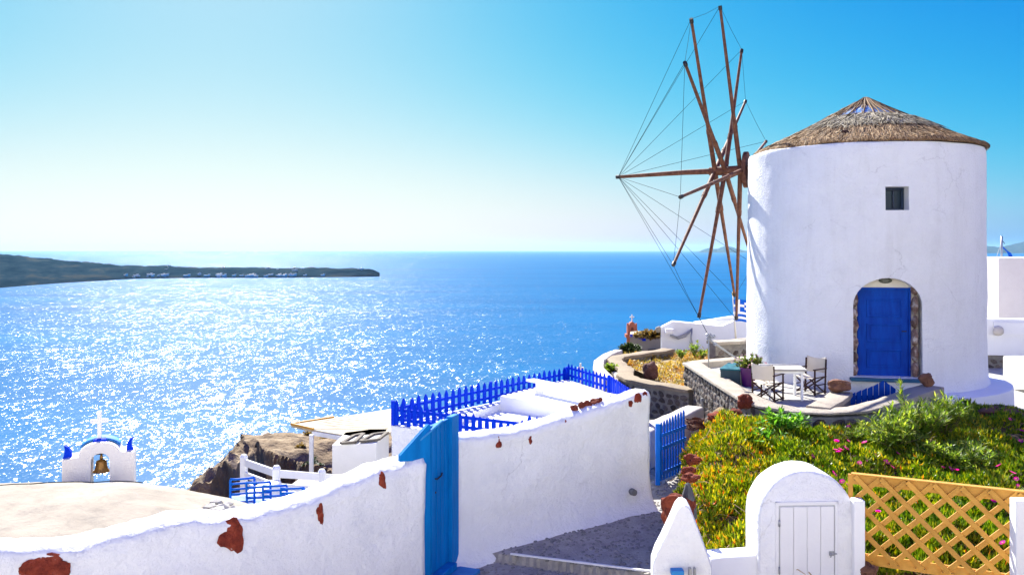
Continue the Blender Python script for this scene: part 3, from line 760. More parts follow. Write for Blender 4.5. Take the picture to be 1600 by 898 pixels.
# ---- wind wheel: shaft, boss, twelve bare arms, bowsprit and rigging
AX = mdir(-59); ZH = 2.03
def ax(t, z=ZH): return Vector((MC.x + AX.x * t, MC.y + AX.y * t, z))
mb = MB(); mb.tube([ax(2.3, 2.02), ax(3.7)], [.13, .11], 12); mb.build('wind_shaft', WOOD_R, mill, smooth=True, angle=50)
mb = MB(); mb.tube([ax(3.35, 2.03), ax(4.4, 2.035), ax(6.28, 2.0)], [.085, .07, .045], 10); bow = mb.build('bowsprit', WOOD_R, mill, smooth=True, angle=50)
mb = MB(); mb.tube([ax(6.22, 2.0), ax(6.34, 2.0)], [.055, .055], 10); mb.build('iron_cap', DARKM, bow)
mb = MB()
e_ = mdir(211)
vs = []
for t in (2.70, 2.80):
    for k in range(24):
        a = 2 * math.pi * k / 24; vs.append(ax(t) + (e_ * math.cos(a) * .26 + Vector((0, 0, math.sin(a) * .46))))
mb.add(vs, [tuple(range(24)), tuple(range(24, 48))] + [(k, (k + 1) % 24, 24 + (k + 1) % 24, 24 + k) for k in range(24)]); mb.build('wheel_boss', WOOD_R, mill)
TIPS = [(1063, 308, 18.65, 2.80), (1070, 98, 18.9, 3.29), (1080, 30, 19.9, 3.56), (1125, 10, 21.2, 2.90), (1159, 78, 23.3, 3.29), (1165, 158, 24.9, 3.56), (1197, 221, 25.4, 2.80),
        (1177, 412, 25.3, 3.29), (1148, 462, 24.4, 3.56), (1150.5, 499, 22.9, 2.90), (1092, 495, 21.0, 3.29), (1052, 414, 19.7, 3.56)]
tips = []
for k, (px, py, d, t) in enumerate(TIPS):
    tip = P(px, py, d); base = ax(t); base = base - (tip - base).normalized() * .25
    midp = base.lerp(tip, .33)
    mb = MB(); mb.tube([base, midp - (tip - base).normalized() * .05, midp, tip], [.062, .060, .050, .034], 10)
    arm = mb.build('sail_arm', WOOD_R, mill, smooth=True, angle=50)
    mb = MB(); u = (tip - base).normalized(); mb.tube([tip - u * .10, tip - u * .06, tip + u * .01], [.046, .05, .045], 10); mb.build('tip_band', DARKM, arm, smooth=True, angle=50)
    mb = MB(); mb.tube([midp - u * .10, midp + u * .04], [.068, .062], 10); mb.build('splice_band', WOOD_R, arm)
    tips.append(tip)
bt = ax(6.28, 2.0)
for k in range(12):
    mb = MB(); mb.tube([bt, tips[k]], .0052, 5); mb.build('rigging_wire', BLACKW, mill)
    a, b_ = tips[k], tips[(k + 1) % 12]; mb = MB(); mb.tube([a, (a + b_) / 2 - Vector((0, 0, .03)), b_], .0044, 5); mb.build('rigging_wire', BLACKW, mill)
# mooring line from the low arm down to the terrace corner, with a pale pole
mb = MB(); mp0 = P(1108, 526, 20.4); mb.tube([tips[10], mp0], .008, 5); mb.build('mooring_line', BLACKW, mill)
pole = empty('mooring_pole', P(1107, 577, 20.6), 0, 'thin pale metal pole with a slanting stay at the terrace corner', 'pole')
mb = MB(); mb.tube([P(1107, 577, 20.6), P(1107.5, 527, 20.5)], .014, 8); mb.build('upright', METAL, pole, smooth=True)
mb = MB(); mb.tube([P(1104, 522, 20.4), P(1112, 533, 20.5), P(1151, 560, 20.8)], [.03, .028, .022], 8); mb.build('stay', METAL, pole, smooth=True)
rnd = random.Random(4); mb = MB()
for k in range(7):
    c = P(1109 + rnd.uniform(-4, 10), 527 + rnd.uniform(-6, 14), 20.45); mb.rock(c, (.05, .05, .05), k, .4, 1)
mb.build('clamp', METAL, pole)
# ------------------------------------------------------------------ terrace in front of the mill
def strip_wall(mb, pts, w, z0, z1, bev=.02, mi=0, rnd_amp=.012, sides=True):
    """wall or cap of width w along pts (x, y[, dz]); walls have a slightly uneven top"""
    ps = resample([tuple(p) if len(p) > 2 else (p[0], p[1], 0.0) for p in pts], .12); k = len(ps); rows = []
    for i, p in enumerate(ps):
        a = ps[max(0, i - 1)]; b = ps[min(k - 1, i + 1)]
        t = Vector((b[0] - a[0], b[1] - a[1], 0)).normalized(); n = Vector((t.y, -t.x, 0)); h = w / 2
        q = Vector((p[0], p[1], 0)); j1 = rnd_amp * nz(p[0] * 4, p[1] * 4, 1); j2 = rnd_amp * nz(p[0] * 4, p[1] * 4, 5); jz = rnd_amp * nz(p[0] * 2, p[1] * 2, 9)
        zt = z1 + p[2] + jz
        prof = [(h + j1, z0), (h + j1, zt - bev), (h + j1 - bev * .3, zt - bev * .3), (h + j1 - bev, zt), (-h + j2 + bev, zt), (-h + j2 + bev * .3, zt - bev * .3), (-h + j2, zt - bev), (-h + j2, z0)]
        rows.append([q + n * o + Vector((0, 0, z)) for o, z in prof])
    m = 8; vs = [v for r in rows for v in r]
    fs = [(i * m + j, (i + 1) * m + j, (i + 1) * m + (j + 1) % m, i * m + (j + 1) % m) for i in range(k - 1) for j in range(m)]
    fs += [tuple(range(m)), tuple((k - 1) * m + j for j in range(m))[::-1]]
    mb.add(vs, fs, mi)

ROCKS = []
for i in range(7):
    mb = MB(); mb.rock((0, 0, 0), (1, 1, 1), 100 + i, .30, 1); o = mb.build('stone', STONE); me = o.data; me.polygons.foreach_set('use_smooth', [False] * len(me.polygons)); ROCKS.append(me); bpy.data.objects.remove(o)
def stone_face(parent, pts, side, off, z0, z1, du, dz, seed, depth=.05, jit=.3, matr=None):
    """field stones set in the face of a wall, each its own object on shared meshes"""
    rnd = random.Random(seed); ps = resample([(p[0], p[1]) for p in pts], .02)
    L = [0.0]
    for a, b in zip(ps, ps[1:]): L.append(L[-1] + math.dist(a, b))
    inv = parent_world(parent).inverted(); row = 0; z = z0 + dz / 2; cnt = 0
    while z < z1 - dz * .25:
        u = du * (.25 + .5 * (row % 2)) + rnd.uniform(-.1, .1) * du
        while u < L[-1] - du * .2:
            i = min(range(len(L)), key=lambda q: abs(L[q] - u)); a = ps[max(0, i - 3)]; b = ps[min(len(ps) - 1, i + 3)]
            t = Vector((b[0] - a[0], b[1] - a[1], 0)).normalized(); n = Vector((t.y, -t.x, 0)) * side
            sw = du * rnd.uniform(.36, .56); sh = dz * rnd.uniform(.40, .58)
            zz = z + rnd.uniform(-jit, jit) * dz * .5; zz = min(zz, z1 - sh * .6)
            c = Vector((ps[i][0], ps[i][1], zz)) + n * (off - depth * .2)
            o = bpy.data.objects.new('stone', rnd.choice(ROCKS)); C.objects.link(o); o.parent = parent; o.location = inv @ c
            o.scale = (sw, depth * rnd.uniform(.8, 1.3), sh); o.rotation_euler = Euler((rnd.uniform(-.1, .1), rnd.uniform(-.35, .35), math.atan2(t.y, t.x) + rnd.choice((0, math.pi))))
            cnt += 1; u += du * rnd.uniform(.85, 1.15)
        z += dz; row += 1
    return cnt
from mathutils import Euler
TP = [(4.47, 21.5), (4.49, 20), (4.49, 18.6), (4.50, 17.4), (4.52, 16.4), (4.66, 15.7), (5.0, 15.3), (5.5, 15.18), (6.1, 15.3), (6.75, 15.75), (7.4, 16.3), (7.9, 16.75), (8.3, 17.05)]
TD = [0, 0, 0, 0, 0, -.01, -.02, -.02, -.01, .02, .06, .10, .12]
tw = empty('stone_terrace_wall', (5, 17, -4.9), 0, 'dark lava stone terrace wall with pale plaster cap curving in front of the windmill', 'wall')
mb = MB(); strip_wall(mb, [(p[0], p[1], dz - .06) for p, dz in zip(TP, TD)], .36, -4.9, -2.83); mb.build('wall_core', MORTAR, tw)
mb = MB(); strip_wall(mb, [(p[0], p[1], dz) for p, dz in zip(TP, TD)], .46, -2.86, -2.80, .02); mb.build('cap', CAP, tw, smooth=True, angle=40)
n1 = stone_face(tw, TP[:6], 1, .18, -4.75, -2.88, .26, .155, 1, .055)
mb = MB(); strip_wall(mb, [(p[0], p[1], dz - .085) for p, dz in zip(TP[5:], TD[5:])], .42, -3.6, -2.80, .02); mb.build('plastered_face', GREYP, tw, smooth=True, angle=40)
n2 = stone_face(tw, TP[6:], 1, .21, -3.55, -2.93, .24, .15, 2, .045)
mb = MB(); strip_wall(mb, [(4.47, 21.5, 0), (5.3, 22.1, 0), (6.3, 22.6, 0)], .42, -4.9, -2.80, .025); mb.build('cap', CAP, tw, smooth=True, angle=40)
# pipe on the stone face
mb = MB(); mb.tube([Vector((4.24, 19.3, z)) + Vector((-.05 * math.sin((z + 3.3) * 4), -.1 * (z + 3.3), 0)) for z in (-3.32, -3.45, -3.6, -3.8, -4.0, -4.2)] , .035, 8); mb.build('drain_pipe', GREYP, tw, smooth=True)
# floor of the terrace
mb = MB()
poly = [(4.6, 21.4), (4.62, 16.5), (4.78, 15.8), (5.05, 15.45), (5.5, 15.32), (6.45, 17.0), (6.6, 18.6), (6.6, 22.4), (5.3, 22.0)]
mb.add([(x, y, -2.95) for x, y in poly] + [(x, y, -4.9) for x, y in poly], [tuple(range(len(poly)))] + [(i, (i + 1) % len(poly), len(poly) + (i + 1) % len(poly), len(poly) + i) for i in range(len(poly))])
o = mb.build('terrace_floor', FLOORW); tag(o, kind='structure')
# low inner wall beside the sunken way to the door
iw = empty('stone_inner_wall', (6, 16.2, -3.6), 0, 'short dark stone wall with pale cap between the café chairs and the sunken door step', 'wall')
IP = [(5.45, 15.38), (5.85, 15.95), (6.2, 16.5), (6.5, 17.05)]
mb = MB(); strip_wall(mb, IP, .34, -4.2, -2.86); mb.build('wall_core', GREYP, iw)
mb = MB(); strip_wall(mb, IP, .42, -2.88, -2.79, .02); mb.build('cap', CAP, iw, smooth=True, angle=40)
stone_face(iw, IP, 1, .17, -3.5, -2.9, .26, .17, 5, .04)
# ground of the sunken way and round the mill's foot
mb = MB(); mb.add([(5.2, 15.1, -3.62), (9.2, 15.1, -3.62), (9.2, 18.6, -3.62), (5.2, 18.6, -3.62)], [(0, 1, 2, 3)]); o = mb.build('sunken_yard', FLOORW); tag(o, kind='structure')
mb = MB()
for (a, b) in (((8.2, 16.6), (14.5, 30)),):
    pts = [(9.3, 17.6, -3.62), (16, 17.4, -3.66), (24, 19, -3.7), (24, 34, -3.6), (7.5, 34, -3.6), (8.0, 24, -3.6)]
    mb.add(pts, [tuple(range(len(pts)))])
o = mb.build('village_ground', FLOORW); tag(o, kind='structure')
# blue picket gate at the door step
gt = empty('picket_gate', (7.2, 17.3, -3.6), 0, 'low deep blue gate with a pointed top in front of the mill door step', 'gate')
gx = [6.80 + .118 * i for i in range(8)]
tops = [-2.86, -2.83, -2.80, -2.77, -2.735, -2.66, -2.66, -2.75]
tops = [-2.87, -2.83, -2.79, -2.75, -2.70, -2.64, -2.66, -2.74]
for x, zt in zip(gx, tops):
    mb = MB(); mb.prism([(-.047, -3.6), (.047, -3.6), (.047, zt + (.03 if x < 7.4 else -.04)), (-.047, zt - (.02 if x < 7.4 else -.03))], Matrix.Translation((x, 17.25 + (x - 7.2) * .08, 0)), .022); mb.build('picket', BLUE_D, gt)
for z in (-3.35, -2.95): mb = MB(); mb.box((7.21, 17.29, z), (.94, .03, .08), rz=.08); mb.build('rail', BLUE_D, gt)
# boulders standing on the caps
def boulder(px, py, d, w, h, seed, label, m=BROWNROCK, zb=None, name='boulder', cat='boulder', rough=.28, group=None, tilt=0):
    c = P(px, py, d); sz = (w / F * d / 2, w / F * d * .42, h / F * d / 2); mb = MB()
    mb.rock(c, sz, seed, rough, 3, M=Matrix.Rotation(tilt, 3, 'Y')); z0 = min(v[2] for v in mb.v)
    if zb is not None: mb.v = [(v[0], v[1], v[2] + zb - z0 - .015) for v in mb.v]; z0 = zb
    o = mb.build(name, m, origin=(c.x, c.y, z0), smooth=True, angle=32); return tag(o, label, cat, group)
boulder(1312, 598, 16.95, 35, 20, 3, 'rounded brown boulder on the end of the short inner wall left of the blue gate', zb=-2.79)
boulder(1448, 596, 17.0, 24, 21, 11, 'pointed brown boulder on the end of the curved terrace cap, right of the gate', zb=-2.685, tilt=.4)
boulder(1164, 632, 15.95, 24, 20, 5, 'topmost red rough rock on the corner of the terrace wall below the canvas chair', RED, name='lava_rock', cat='rock', rough=.4, zb=-2.94)
boulder(1147, 641, 15.8, 26, 15, 8, 'middle red rock of the three stepping down the terrace wall corner', RED, name='lava_rock', cat='rock', rough=.4, zb=-3.08)
boulder(1122, 651, 15.9, 32, 17, 9, 'lowest red rock of the three at the terrace wall corner, by the green leaves', RED, name='lava_rock', cat='rock', rough=.4, zb=-3.2)
mb = MB(); mb.box((4.42, 15.75, -3.3), (.75, .55, .5), rz=.3, bev=.05); mb.box((4.2, 16.0, -3.4), (.5, .6, .4), rz=.3, bev=.05)
tag(mb.build('stone_ledge', GREYP, origin=(4.4, 15.8, -3.6)), 'grey plaster ledge under the red rocks at the terrace wall corner', 'ledge')
# rusty coil of wire
mb = MB(); pts = []; c = P(1086, 662, 15.9)
for i in range(140):
    a = i * .42; r_ = .15 + .03 * math.sin(i * .9); pts.append((c.x + r_ * math.cos(a), c.y + r_ * math.sin(a) * .9, c.z - .09 + .0013 * i + .012 * math.sin(i * 1.7)))
mb.tube(pts, .011, 5); tag(mb.build('wire_coil', mat('rusty_wire', (.07, .02, .012), (.16, .055, .03), 20, .8), origin=(c.x, c.y, c.z - .1)), 'rust brown coil of wire lying at the foot of the stone terrace wall', 'wire coil')

# ------------------------------------------------------------------ things on the terrace
FZ = -2.95
def chair(loc, rz, label, group):
    t = empty('canvas_chair', loc, rz, label, 'chair', group); S_ = .84
    def v(x, y, z): return Vector((x * S_, y * S_, z * S_))
    for sx in (-1, 1):
        x = .27 * sx
        for (y, z1) in ((-.22, .84), (.22, .62)):
            mb = MB(); mb.bar(v(x, y, 0), v(x, y - (.05 if z1 > .7 else 0), z1), .034 * S_, .034 * S_, up=Vector((0, 1, 0)), bev=.004); mb.build('upright', WOOD_D, t, world=False)
        for z, w in ((.62, .05), (.42, .03), (.24, .03), (.05, .035)):
            mb = MB(); mb.bar(v(x, -.28, z), v(x, .27, z), w * S_, .026 * S_, bev=.004); mb.build('armrest' if z > .6 else 'side_rail', WOOD_D, t, world=False)
    for y in (-.20, .20):
        for s in (-1, 1):
            mb = MB(); mb.bar(v(-.27 * s, y + .012 * s, .05), v(.27 * s, y + .012 * s, .42), .036 * S_, .018 * S_, up=Vector((0, 1, 0)), bev=.003); mb.build('cross_leg', WOOD_D, t, world=False)
    # sagging canvas seat and back
    mb = MB(); n = 12; vs = []
    for i in range(n + 1):
        u = -1 + 2 * i / n
        for j in range(n + 1):
            w = -1 + 2 * j / n; vs.append(v(u * .27, w * .21, .44 - .055 * (1 - u * u)))
    fs = [(i * (n + 1) + j, (i + 1) * (n + 1) + j, (i + 1) * (n + 1) + j + 1, i * (n + 1) + j + 1) for i in range(n) for j in range(n)]
    mb.add(vs, fs); so_ = mb.build('canvas_seat', CANVAS, t, world=False, smooth=True); md = so_.modifiers.new('s', 'SOLIDIFY'); md.thickness = .006
    mb = MB(); vs = []
    for i in range(n + 1):
        u = -1 + 2 * i / n
        for j in range(n + 1):
            w = j / n; vs.append(v(u * (.275 - .01 * w), -.255 - .05 * w - .075 * (1 - u * u) * (1 - .45 * w), .50 + .36 * w - .02 * (1 - u * u) * w + .03 * u * u * w))
    mb.add(vs, fs); bo = mb.build('canvas_back', CANVAS, t, world=False, smooth=True); md = bo.modifiers.new('s', 'SOLIDIFY'); md.thickness = .006
    return t
chair((5.02, 16.95, FZ), R(-42), 'cream canvas folding chair with its sagging back towards the stone wall', 'canvas chairs at the white table')
chair((6.12, 17.75, FZ), R(129), 'cream canvas folding chair beside the mill wall, its seat facing the table', 'canvas chairs at the white table')
tb = empty('cafe_table', (5.40, 17.25, FZ), R(-6), 'small square white table between two canvas chairs on the terrace', 'table')
mb = MB(); mb.box((0, 0, .60), (.80, .80, .035), bev=.008); mb.build('tabletop', FLOORW, tb, world=False)
mb = MB(); mb.box((0, 0, .555), (.70, .70, .055), bev=.004); mb.build('apron', WHITE_S, tb, world=False)
for sx in (-1, 1):
    for sy in (-1, 1): mb = MB(); mb.bar((.31 * sx, .31 * sy, 0), (.31 * sx, .31 * sy, .54), .045, .045, up=Vector((0, 1, 0)), bev=.004); mb.build('leg', WHITE_S, tb, world=False)
# green cabinet with a grille
ac = empty('green_cabinet', (4.98, 19.35, FZ), R(-24), 'low teal green metal cabinet with a louvred side behind the stone wall', 'cabinet')
TEAL = mat('teal_cabinet_paint', (.0, .10, .13), (.01, .14, .17), 4, .45, .2, 20, .01); TEALD = mat('dark_slate_paint', (.02, .05, .065), (.03, .065, .08), 4, .5)
mb = MB(); mb.box((0, 0, .16), (.42, 1.05, .32), bev=.01); mb.build('cabinet_body', TEALD, ac, world=False)
mb = MB(); mb.box((0, 0, .335), (.46, 1.10, .03), bev=.008); mb.build('cabinet_top', TEAL, ac, world=False)
fr = None
for i in range(7): mb = MB(); mb.box((-.222, 0, .06 + .035 * i), (.02, .95, .014)); mb.build('louvre', METAL, ac, world=False)
mb = MB(); mb.box((-.222, 0, .298), (.024, 1.04, .022)); mb.build('trim_rail', METAL, ac, world=False)
# leaves --------------------------------------------------------------------
def leaf_mat(name, stops, patch=None, transl=.35, rough=.45, scale=1.6):
    m, nt, b = node_mat(name); g = nt.nodes.new('ShaderNodeNewGeometry')
    c = ramp(nt, g.outputs['Random Per Island'], stops)
    if patch:
        n = noise_tex(nt, scale, 3, .6, coords(nt)); f = ramp(nt, n.outputs['Fac'], [(.46, (0, 0, 0)), (.62, (1, 1, 1))])
        c2 = ramp(nt, g.outputs['Random Per Island'], patch)
        mx = nt.nodes.new('ShaderNodeMix'); mx.data_type = 'RGBA'; nt.links.new(f, mx.inputs[0]); nt.links.new(c, mx.inputs[6]); nt.links.new(c2, mx.inputs[7]); c = mx.outputs[2]
    nt.links.new(c, b.inputs['Base Color']); b.inputs['Roughness'].default_value = rough; b.inputs['Specular IOR Level'].default_value = .4
    tr = nt.nodes.new('ShaderNodeBsdfTranslucent'); 
    br = nt.nodes.new('ShaderNodeMix'); br.data_type = 'RGBA'; br.blend_type = 'MULTIPLY'; br.inputs[0].default_value = 1.0; br.inputs[7].default_value = (2.0, 1.85, 1.2, 1)
    nt.links.new(c, br.inputs[6]); nt.links.new(br.outputs[2], tr.inputs['Color'])
    mx = nt.nodes.new('ShaderNodeMixShader'); mx.inputs[0].default_value = transl
    nt.links.new(b.outputs[0], mx.inputs[1]); nt.links.new(tr.outputs[0], mx.inputs[2]); nt.links.new(mx.outputs[0], nt.nodes['Material Output'].inputs['Surface'])
    return m
def blade(mb, p, d, L, w, up=None, droop=.15, mi=0):
    d = d.normalized(); s = d.cross(Vector((0, 0, 1))); s = s.normalized() if s.length > .05 else Vector((1, 0, 0)); s = s * (w / 2)
    n = s.cross(d).normalized()
    q1 = p + d * L * .45 + n * 0; q2 = p + d * L - Vector((0, 0, L * droop))
    c1 = q1 - n * w * .18
    mb.add([p, q1 + s, c1, q1 - s, q2], [(0, 1, 2), (0, 2, 3), (1, 4, 2), (2, 4, 3)], mi)
def rdir(rnd, zmin=-.2, zmax=1.0):
    a = rnd.uniform(0, 2 * math.pi); z = rnd.uniform(zmin, zmax); r_ = math.sqrt(max(0, 1 - z * z)); return Vector((r_ * math.cos(a), r_ * math.sin(a), z))
def bush(mb_leaf, mb_stem, c, size, nst, nleaf, L, w, seed, upbias=.5, stem_r=.008, tipdense=.6):
    rnd = random.Random(seed); c = Vector(c)
    for s in range(nst):
        d = rdir(rnd, .15, 1.0); d.z += upbias; d.normalize()
        Ls = rnd.uniform(.55, 1.05); tip = c + Vector((d.x * size[0], d.y * size[1], d.z * size[2])) * Ls
        mid_ = c.lerp(tip, .5) + Vector((rnd.uniform(-.1, .1) * size[0], rnd.uniform(-.1, .1) * size[1], .05 * size[2]))
        if mb_stem is not None: mb_stem.tube([c, mid_, tip], [stem_r, stem_r * .8, stem_r * .4], 4, cap=False)
        for l in range(nleaf):
            t = rnd.random() ** tipdense; p = (c.lerp(mid_, t * 2) if t < .5 else mid_.lerp(tip, t * 2 - 1))
            ld = (tip - mid_).normalized() * rnd.uniform(.3, 1.0) + rdir(rnd, -.4, .8) * .9
            blade(mb_leaf, p, ld, L * rnd.uniform(.6, 1.2), w * rnd.uniform(.8, 1.2), droop=rnd.uniform(0, .3))
STEM = mat('plant_stem', (.10, .075, .04), (.18, .14, .08), 9, .9)
LEAF_O = leaf_mat('oleander_leaf', [(0, (.05, .11, .01)), (.5, (.12, .21, .015)), (.85, (.24, .32, .03)), (1, (.40, .43, .09))], None, .5)
LEAF_B = leaf_mat('bright_leaf', [(0, (.05, .16, .012)), (.6, (.10, .28, .02)), (1, (.22, .40, .05))], transl=.5)
LEAF_D = leaf_mat('dark_leaf', [(0, (.012, .03, .008)), (.6, (.03, .06, .012)), (1, (.07, .10, .02))], transl=.25)
LEAF_Y = leaf_mat('pot_plant_leaf', [(0, (.06, .11, .015)), (.6, (.17, .22, .03)), (1, (.30, .30, .05))], transl=.4)
PINK = mat('magenta_petal', (.62, .0, .40), (.72, .01, .50), 5, .5, spec=.3)
pt = empty('flower_pot', (5.13, 18.75, FZ), 0, 'purple flower pot with a yellow green flowering plant against the mill', 'flower pot')
mb = MB(); mb.lathe([(.02, 0), (.13, 0), (.175, .36), (.19, .36), (.19, .40), (.165, .40), (.155, .33), (.01, .32)], 28); mb.build('pot', mat('purple_glaze', (.09, .008, .10), (.13, .012, .14), 4, .35, spec=.5), pt, world=False, smooth=True, angle=40)
ml, ms = MB(), MB(); bush(ml, ms, (.02, 0, .33), (.42, .42, .36), 46, 22, .085, .045, 6, .25)
ms.build('stems', STEM, pt, world=False); tag(ml.build('leaves', LEAF_Y, pt, world=False), kind='stuff')
rnd = random.Random(12); mb = MB()
for k in range(34):
    d = rdir(rnd, .2, 1); p = Vector((.02 + d.x * .40, d.y * .40, .36 + d.z * .33))
    for j in range(5): blade(mb, p, rdir(rnd, .0, 1), .035, .03)
tag(mb.build('blossoms', mat('pale_pink_petal', (.62, .30, .36), (.70, .45, .45), 6, .6), pt, world=False), kind='stuff')

# ------------------------------------------------------------------ walls, garden and houses behind the terrace, left of the mill
cw = empty('curved_stone_wall', (3.6, 23, -5), 0, 'low curving dark stone wall with sandy cap round the yellow grass bed', 'wall')
CWP = [P(px, py, -(-3.3) * F / (py - 390) * 1.0) for px, py in ((1046, 545), (1012, 550), (985, 554), (966, 556.5), (960, 561), (968, 569), (979, 577), (976, 585), (990, 592), (1015, 597), (1045, 602), (1082, 607))]
CWP = [(p.x, p.y) for p in CWP]
CWP2 = resample(CWP, .4); CWP2 = [(p[0], p[1]) for p in CWP2]
mb = MB(); strip_wall(mb, CWP2, .34, -6.4, -3.36); mb.build('wall_core', MORTAR, cw)
SANDCAP = plaster('sandy_cap', (.30, .235, .155), (.23, .18, .12), .9, 14, 50, (.3, .26, .2), .4)
mb = MB(); strip_wall(mb, CWP2, .44, -3.38, -3.29, .02, rnd_amp=.03); mb.build('cap', SANDCAP, cw, smooth=True, angle=40)
i0 = min(range(len(CWP2)), key=lambda i: abs(CWP2[i][1] - CWP[7][1]) + abs(CWP2[i][0] - CWP[7][0]))
stone_face(cw, CWP2[i0:], -1 if False else 1, .17, -4.6, -3.38, .21, .145, 8, .045)
stone_face(cw, CWP2[i0:], -1, .17, -4.6, -3.38, .21, .145, 9, .045) if False else None
stone_face(cw, CWP2[:4], -1, .17, -3.75, -3.38, .42, .18, 10, .05)
stone_face(cw, CWP2[:4], 1, .17, -3.75, -3.38, .42, .18, 10, .05)
# bed of dry yellow plants
mb = MB(); poly = [(3.35, 27.2), (3.9, 24), (3.95, 22), (4.1, 21.0), (4.9, 21.2), (7.5, 24), (7.6, 30), (5.4, 29.5), (3.7, 28.4)]
mb.add([(x, y, -3.55) for x, y in poly], [tuple(range(len(poly)))]); o = mb.build('dry_bed', mat('dry_bed_soil', (.26, .19, .09), (.42, .33, .18), 2.5, .95, .8, 9, .05)); tag(o, kind='structure')
def inside(x, y, poly):
    r_ = False; j = len(poly) - 1
    for i in range(len(poly)):
        if (poly[i][1] > y) != (poly[j][1] > y) and x < (poly[j][0] - poly[i][0]) * (y - poly[i][1]) / (poly[j][1] - poly[i][1]) + poly[i][0]: r_ = not r_
        j = i
    return r_
rnd = random.Random(21); mb = MB()
for k in range(5200):
    x, y = rnd.uniform(3.3, 6.6), rnd.uniform(20.9, 29.5)
    if not inside(x, y, poly): continue
    hgt = max(.0, .5 + 1.2 * nz(x * 1.3, y * .8, 4))
    if hgt < .12: continue
    p = Vector((x, y, -3.55 + rnd.random() * .16 * hgt))
    for j in range(3): blade(mb, p, rdir(rnd, .2, 1), .13 * rnd.uniform(.6, 1.2) * (.6 + hgt * .6), .035)
LEAF_DRY = leaf_mat('dry_yellow_leaf', [(0, (.16, .10, .015)), (.45, (.36, .25, .03)), (.8, (.48, .38, .06)), (1, (.20, .24, .04))], [(0, (.30, .14, .02)), (1, (.50, .28, .04))], .3)
o = mb.build('dry_plants', LEAF_DRY); tag(o, kind='stuff')
boulder(1016, 571, 23.6, 24, 27, 17, 'dark red brown standing boulder in the yellow grass bed', mat('dark_red_boulder', (.07, .03, .025), (.15, .07, .055), 6, .9, .8, 14, .05), zb=-3.55, tilt=.2, rough=.22)
# shrubs along the white wall behind the bed
def shrub(name, loc, size, nst, nleaf, L, w, m, seed, label, cat='shrub', upbias=.5, group=None, sr=.008):
    t = empty(name, loc, 0, label, cat, group); ml, ms = MB(), MB()
    bush(ml, ms, (0, 0, 0), size, nst, nleaf, L, w, seed, upbias, sr)
    tag(ms.build('stems', STEM, t, world=False), kind='stuff'); tag(ml.build('leaves', m, t, world=False), kind='stuff'); return t
for i, (px, py, d, sx, sz, lab) in enumerate([(1085, 557, 27.5, .5, .55, 'straggly green weed in front of the white house wall, under the drooping cable'), (1065, 560, 27.0, .35, .3, 'low green weed at the left foot of the white house wall'),
        (1098, 560, 27, .4, .32, 'low green weed between the cable and the pale metal pole')]):
    shrub('weed_shrub', P(px, py, d), (sx, sx, sz), 14, 16, .10, .05, LEAF_O, 60 + i, lab, 'weed', .6)
shrub('round_bush', P(984, 553, 31), (.50, .45, .42), 170, 34, .10, .06, LEAF_D, 71, 'dense round dark green bush below the pink bell tower', 'bush', -.1)
OCH = leaf_mat('ochre_leaf', [(0, (.10, .065, .02)), (1, (.28, .19, .05))])
for (px, py, d, sx, sz, sd, lab) in ((1022, 528, 50, 1.0, .55, 73, 'ochre dry bush behind the cream roof with the blue cross'), (1008, 527, 52, .8, .35, 74, 'brown low bush between the pink bell tower and the ochre bush')):
    shrub('dry_bush', P(px, py, d), (sx, sx, sz), 90, 26, .2, .12, OCH, sd, lab, 'bush', .0)
# mound that carries them
def mound(name, c, rx, ry, top, m, seed, zb=-14):
    mb = MB(); n, k = 40, 12; vs = []
    for i in range(k + 1):
        t = i / k
        for j in range(n):
            a = 2 * math.pi * j / n; q = 1 + .25 * fbm(Vector((math.cos(a) * 1.5 + seed, math.sin(a) * 1.5, t)), 3)
            vs.append((c[0] + rx * t * q * math.cos(a), c[1] + ry * t * q * math.sin(a), top - (top - zb) * t ** 2.2 + .3 * (t > 0) * nz(t * 5 + seed, a)))
    mb.add(vs, [(i * n + j, i * n + (j + 1) % n, (i + 1) * n + (j + 1) % n, (i + 1) * n + j) for i in range(k) for j in range(n)]); mb.build(name, m, smooth=True)
    o = bpy.context.scene.objects[-1] if False else None
def prism_wall(name, px_poly, d0, depth, m, label, cat, slope=0.0, parent=None):
    """wall whose front outline is given in the picture at distance d0 (+ slope per metre of x)"""
    mb = MB(); pts = []
    for px, py in px_poly:
        k = (px - 800) / F; d = d0 / (1 - slope * k); pts.append(P(px, py, d))
    n = len(pts); vs = pts + [p + Vector((depth * .15, depth, 0)) for p in pts]
    mb.add(vs, [tuple(range(n)), tuple(range(2 * n - 1, n - 1, -1))] + [(i, i + n, (i + 1) % n + n, (i + 1) % n) for i in range(n)])
    zb = min(p.z for p in pts); c = sum(pts, Vector()) / n
    if parent is None: return tag(mb.build(name, m, origin=(c.x, c.y, zb)), label, cat)
    return mb.build(name, m, parent)
hs_ = empty('white_house', P(1100, 560, 30), 0, 'white house wall with a stepped top edge and drooping cables, left of the mill', 'house')
prism_wall('house_wall', [(1033, 580), (1033, 511), (1051, 502), (1128, 509.5), (1146, 501.5), (1185, 498), (1185, 580)], 29.5, .45, WHITE_S, None, None, .12, hs_)
mb = MB()
prism_wall('parapet', [(1070, 530), (1085, 503.5), (1146, 494), (1185, 493), (1185, 530)], 32.0, .4, WHITE_S, None, None, .1, hs_)
for j, pts in enumerate(([(1047, 524), (1060, 529), (1072, 525), (1081, 515)], [(1047, 523), (1058, 526), (1070, 522), (1082, 513)], [(1081, 515), (1080, 530), (1083, 542), (1092, 552)])):
    mb = MB(); mb.tube([P(a, b, 29.45 / (1 - .12 * (a - 800) / F) - .06) for a, b in pts], .028, 6); mb.build('cable', METAL, hs_, smooth=True)
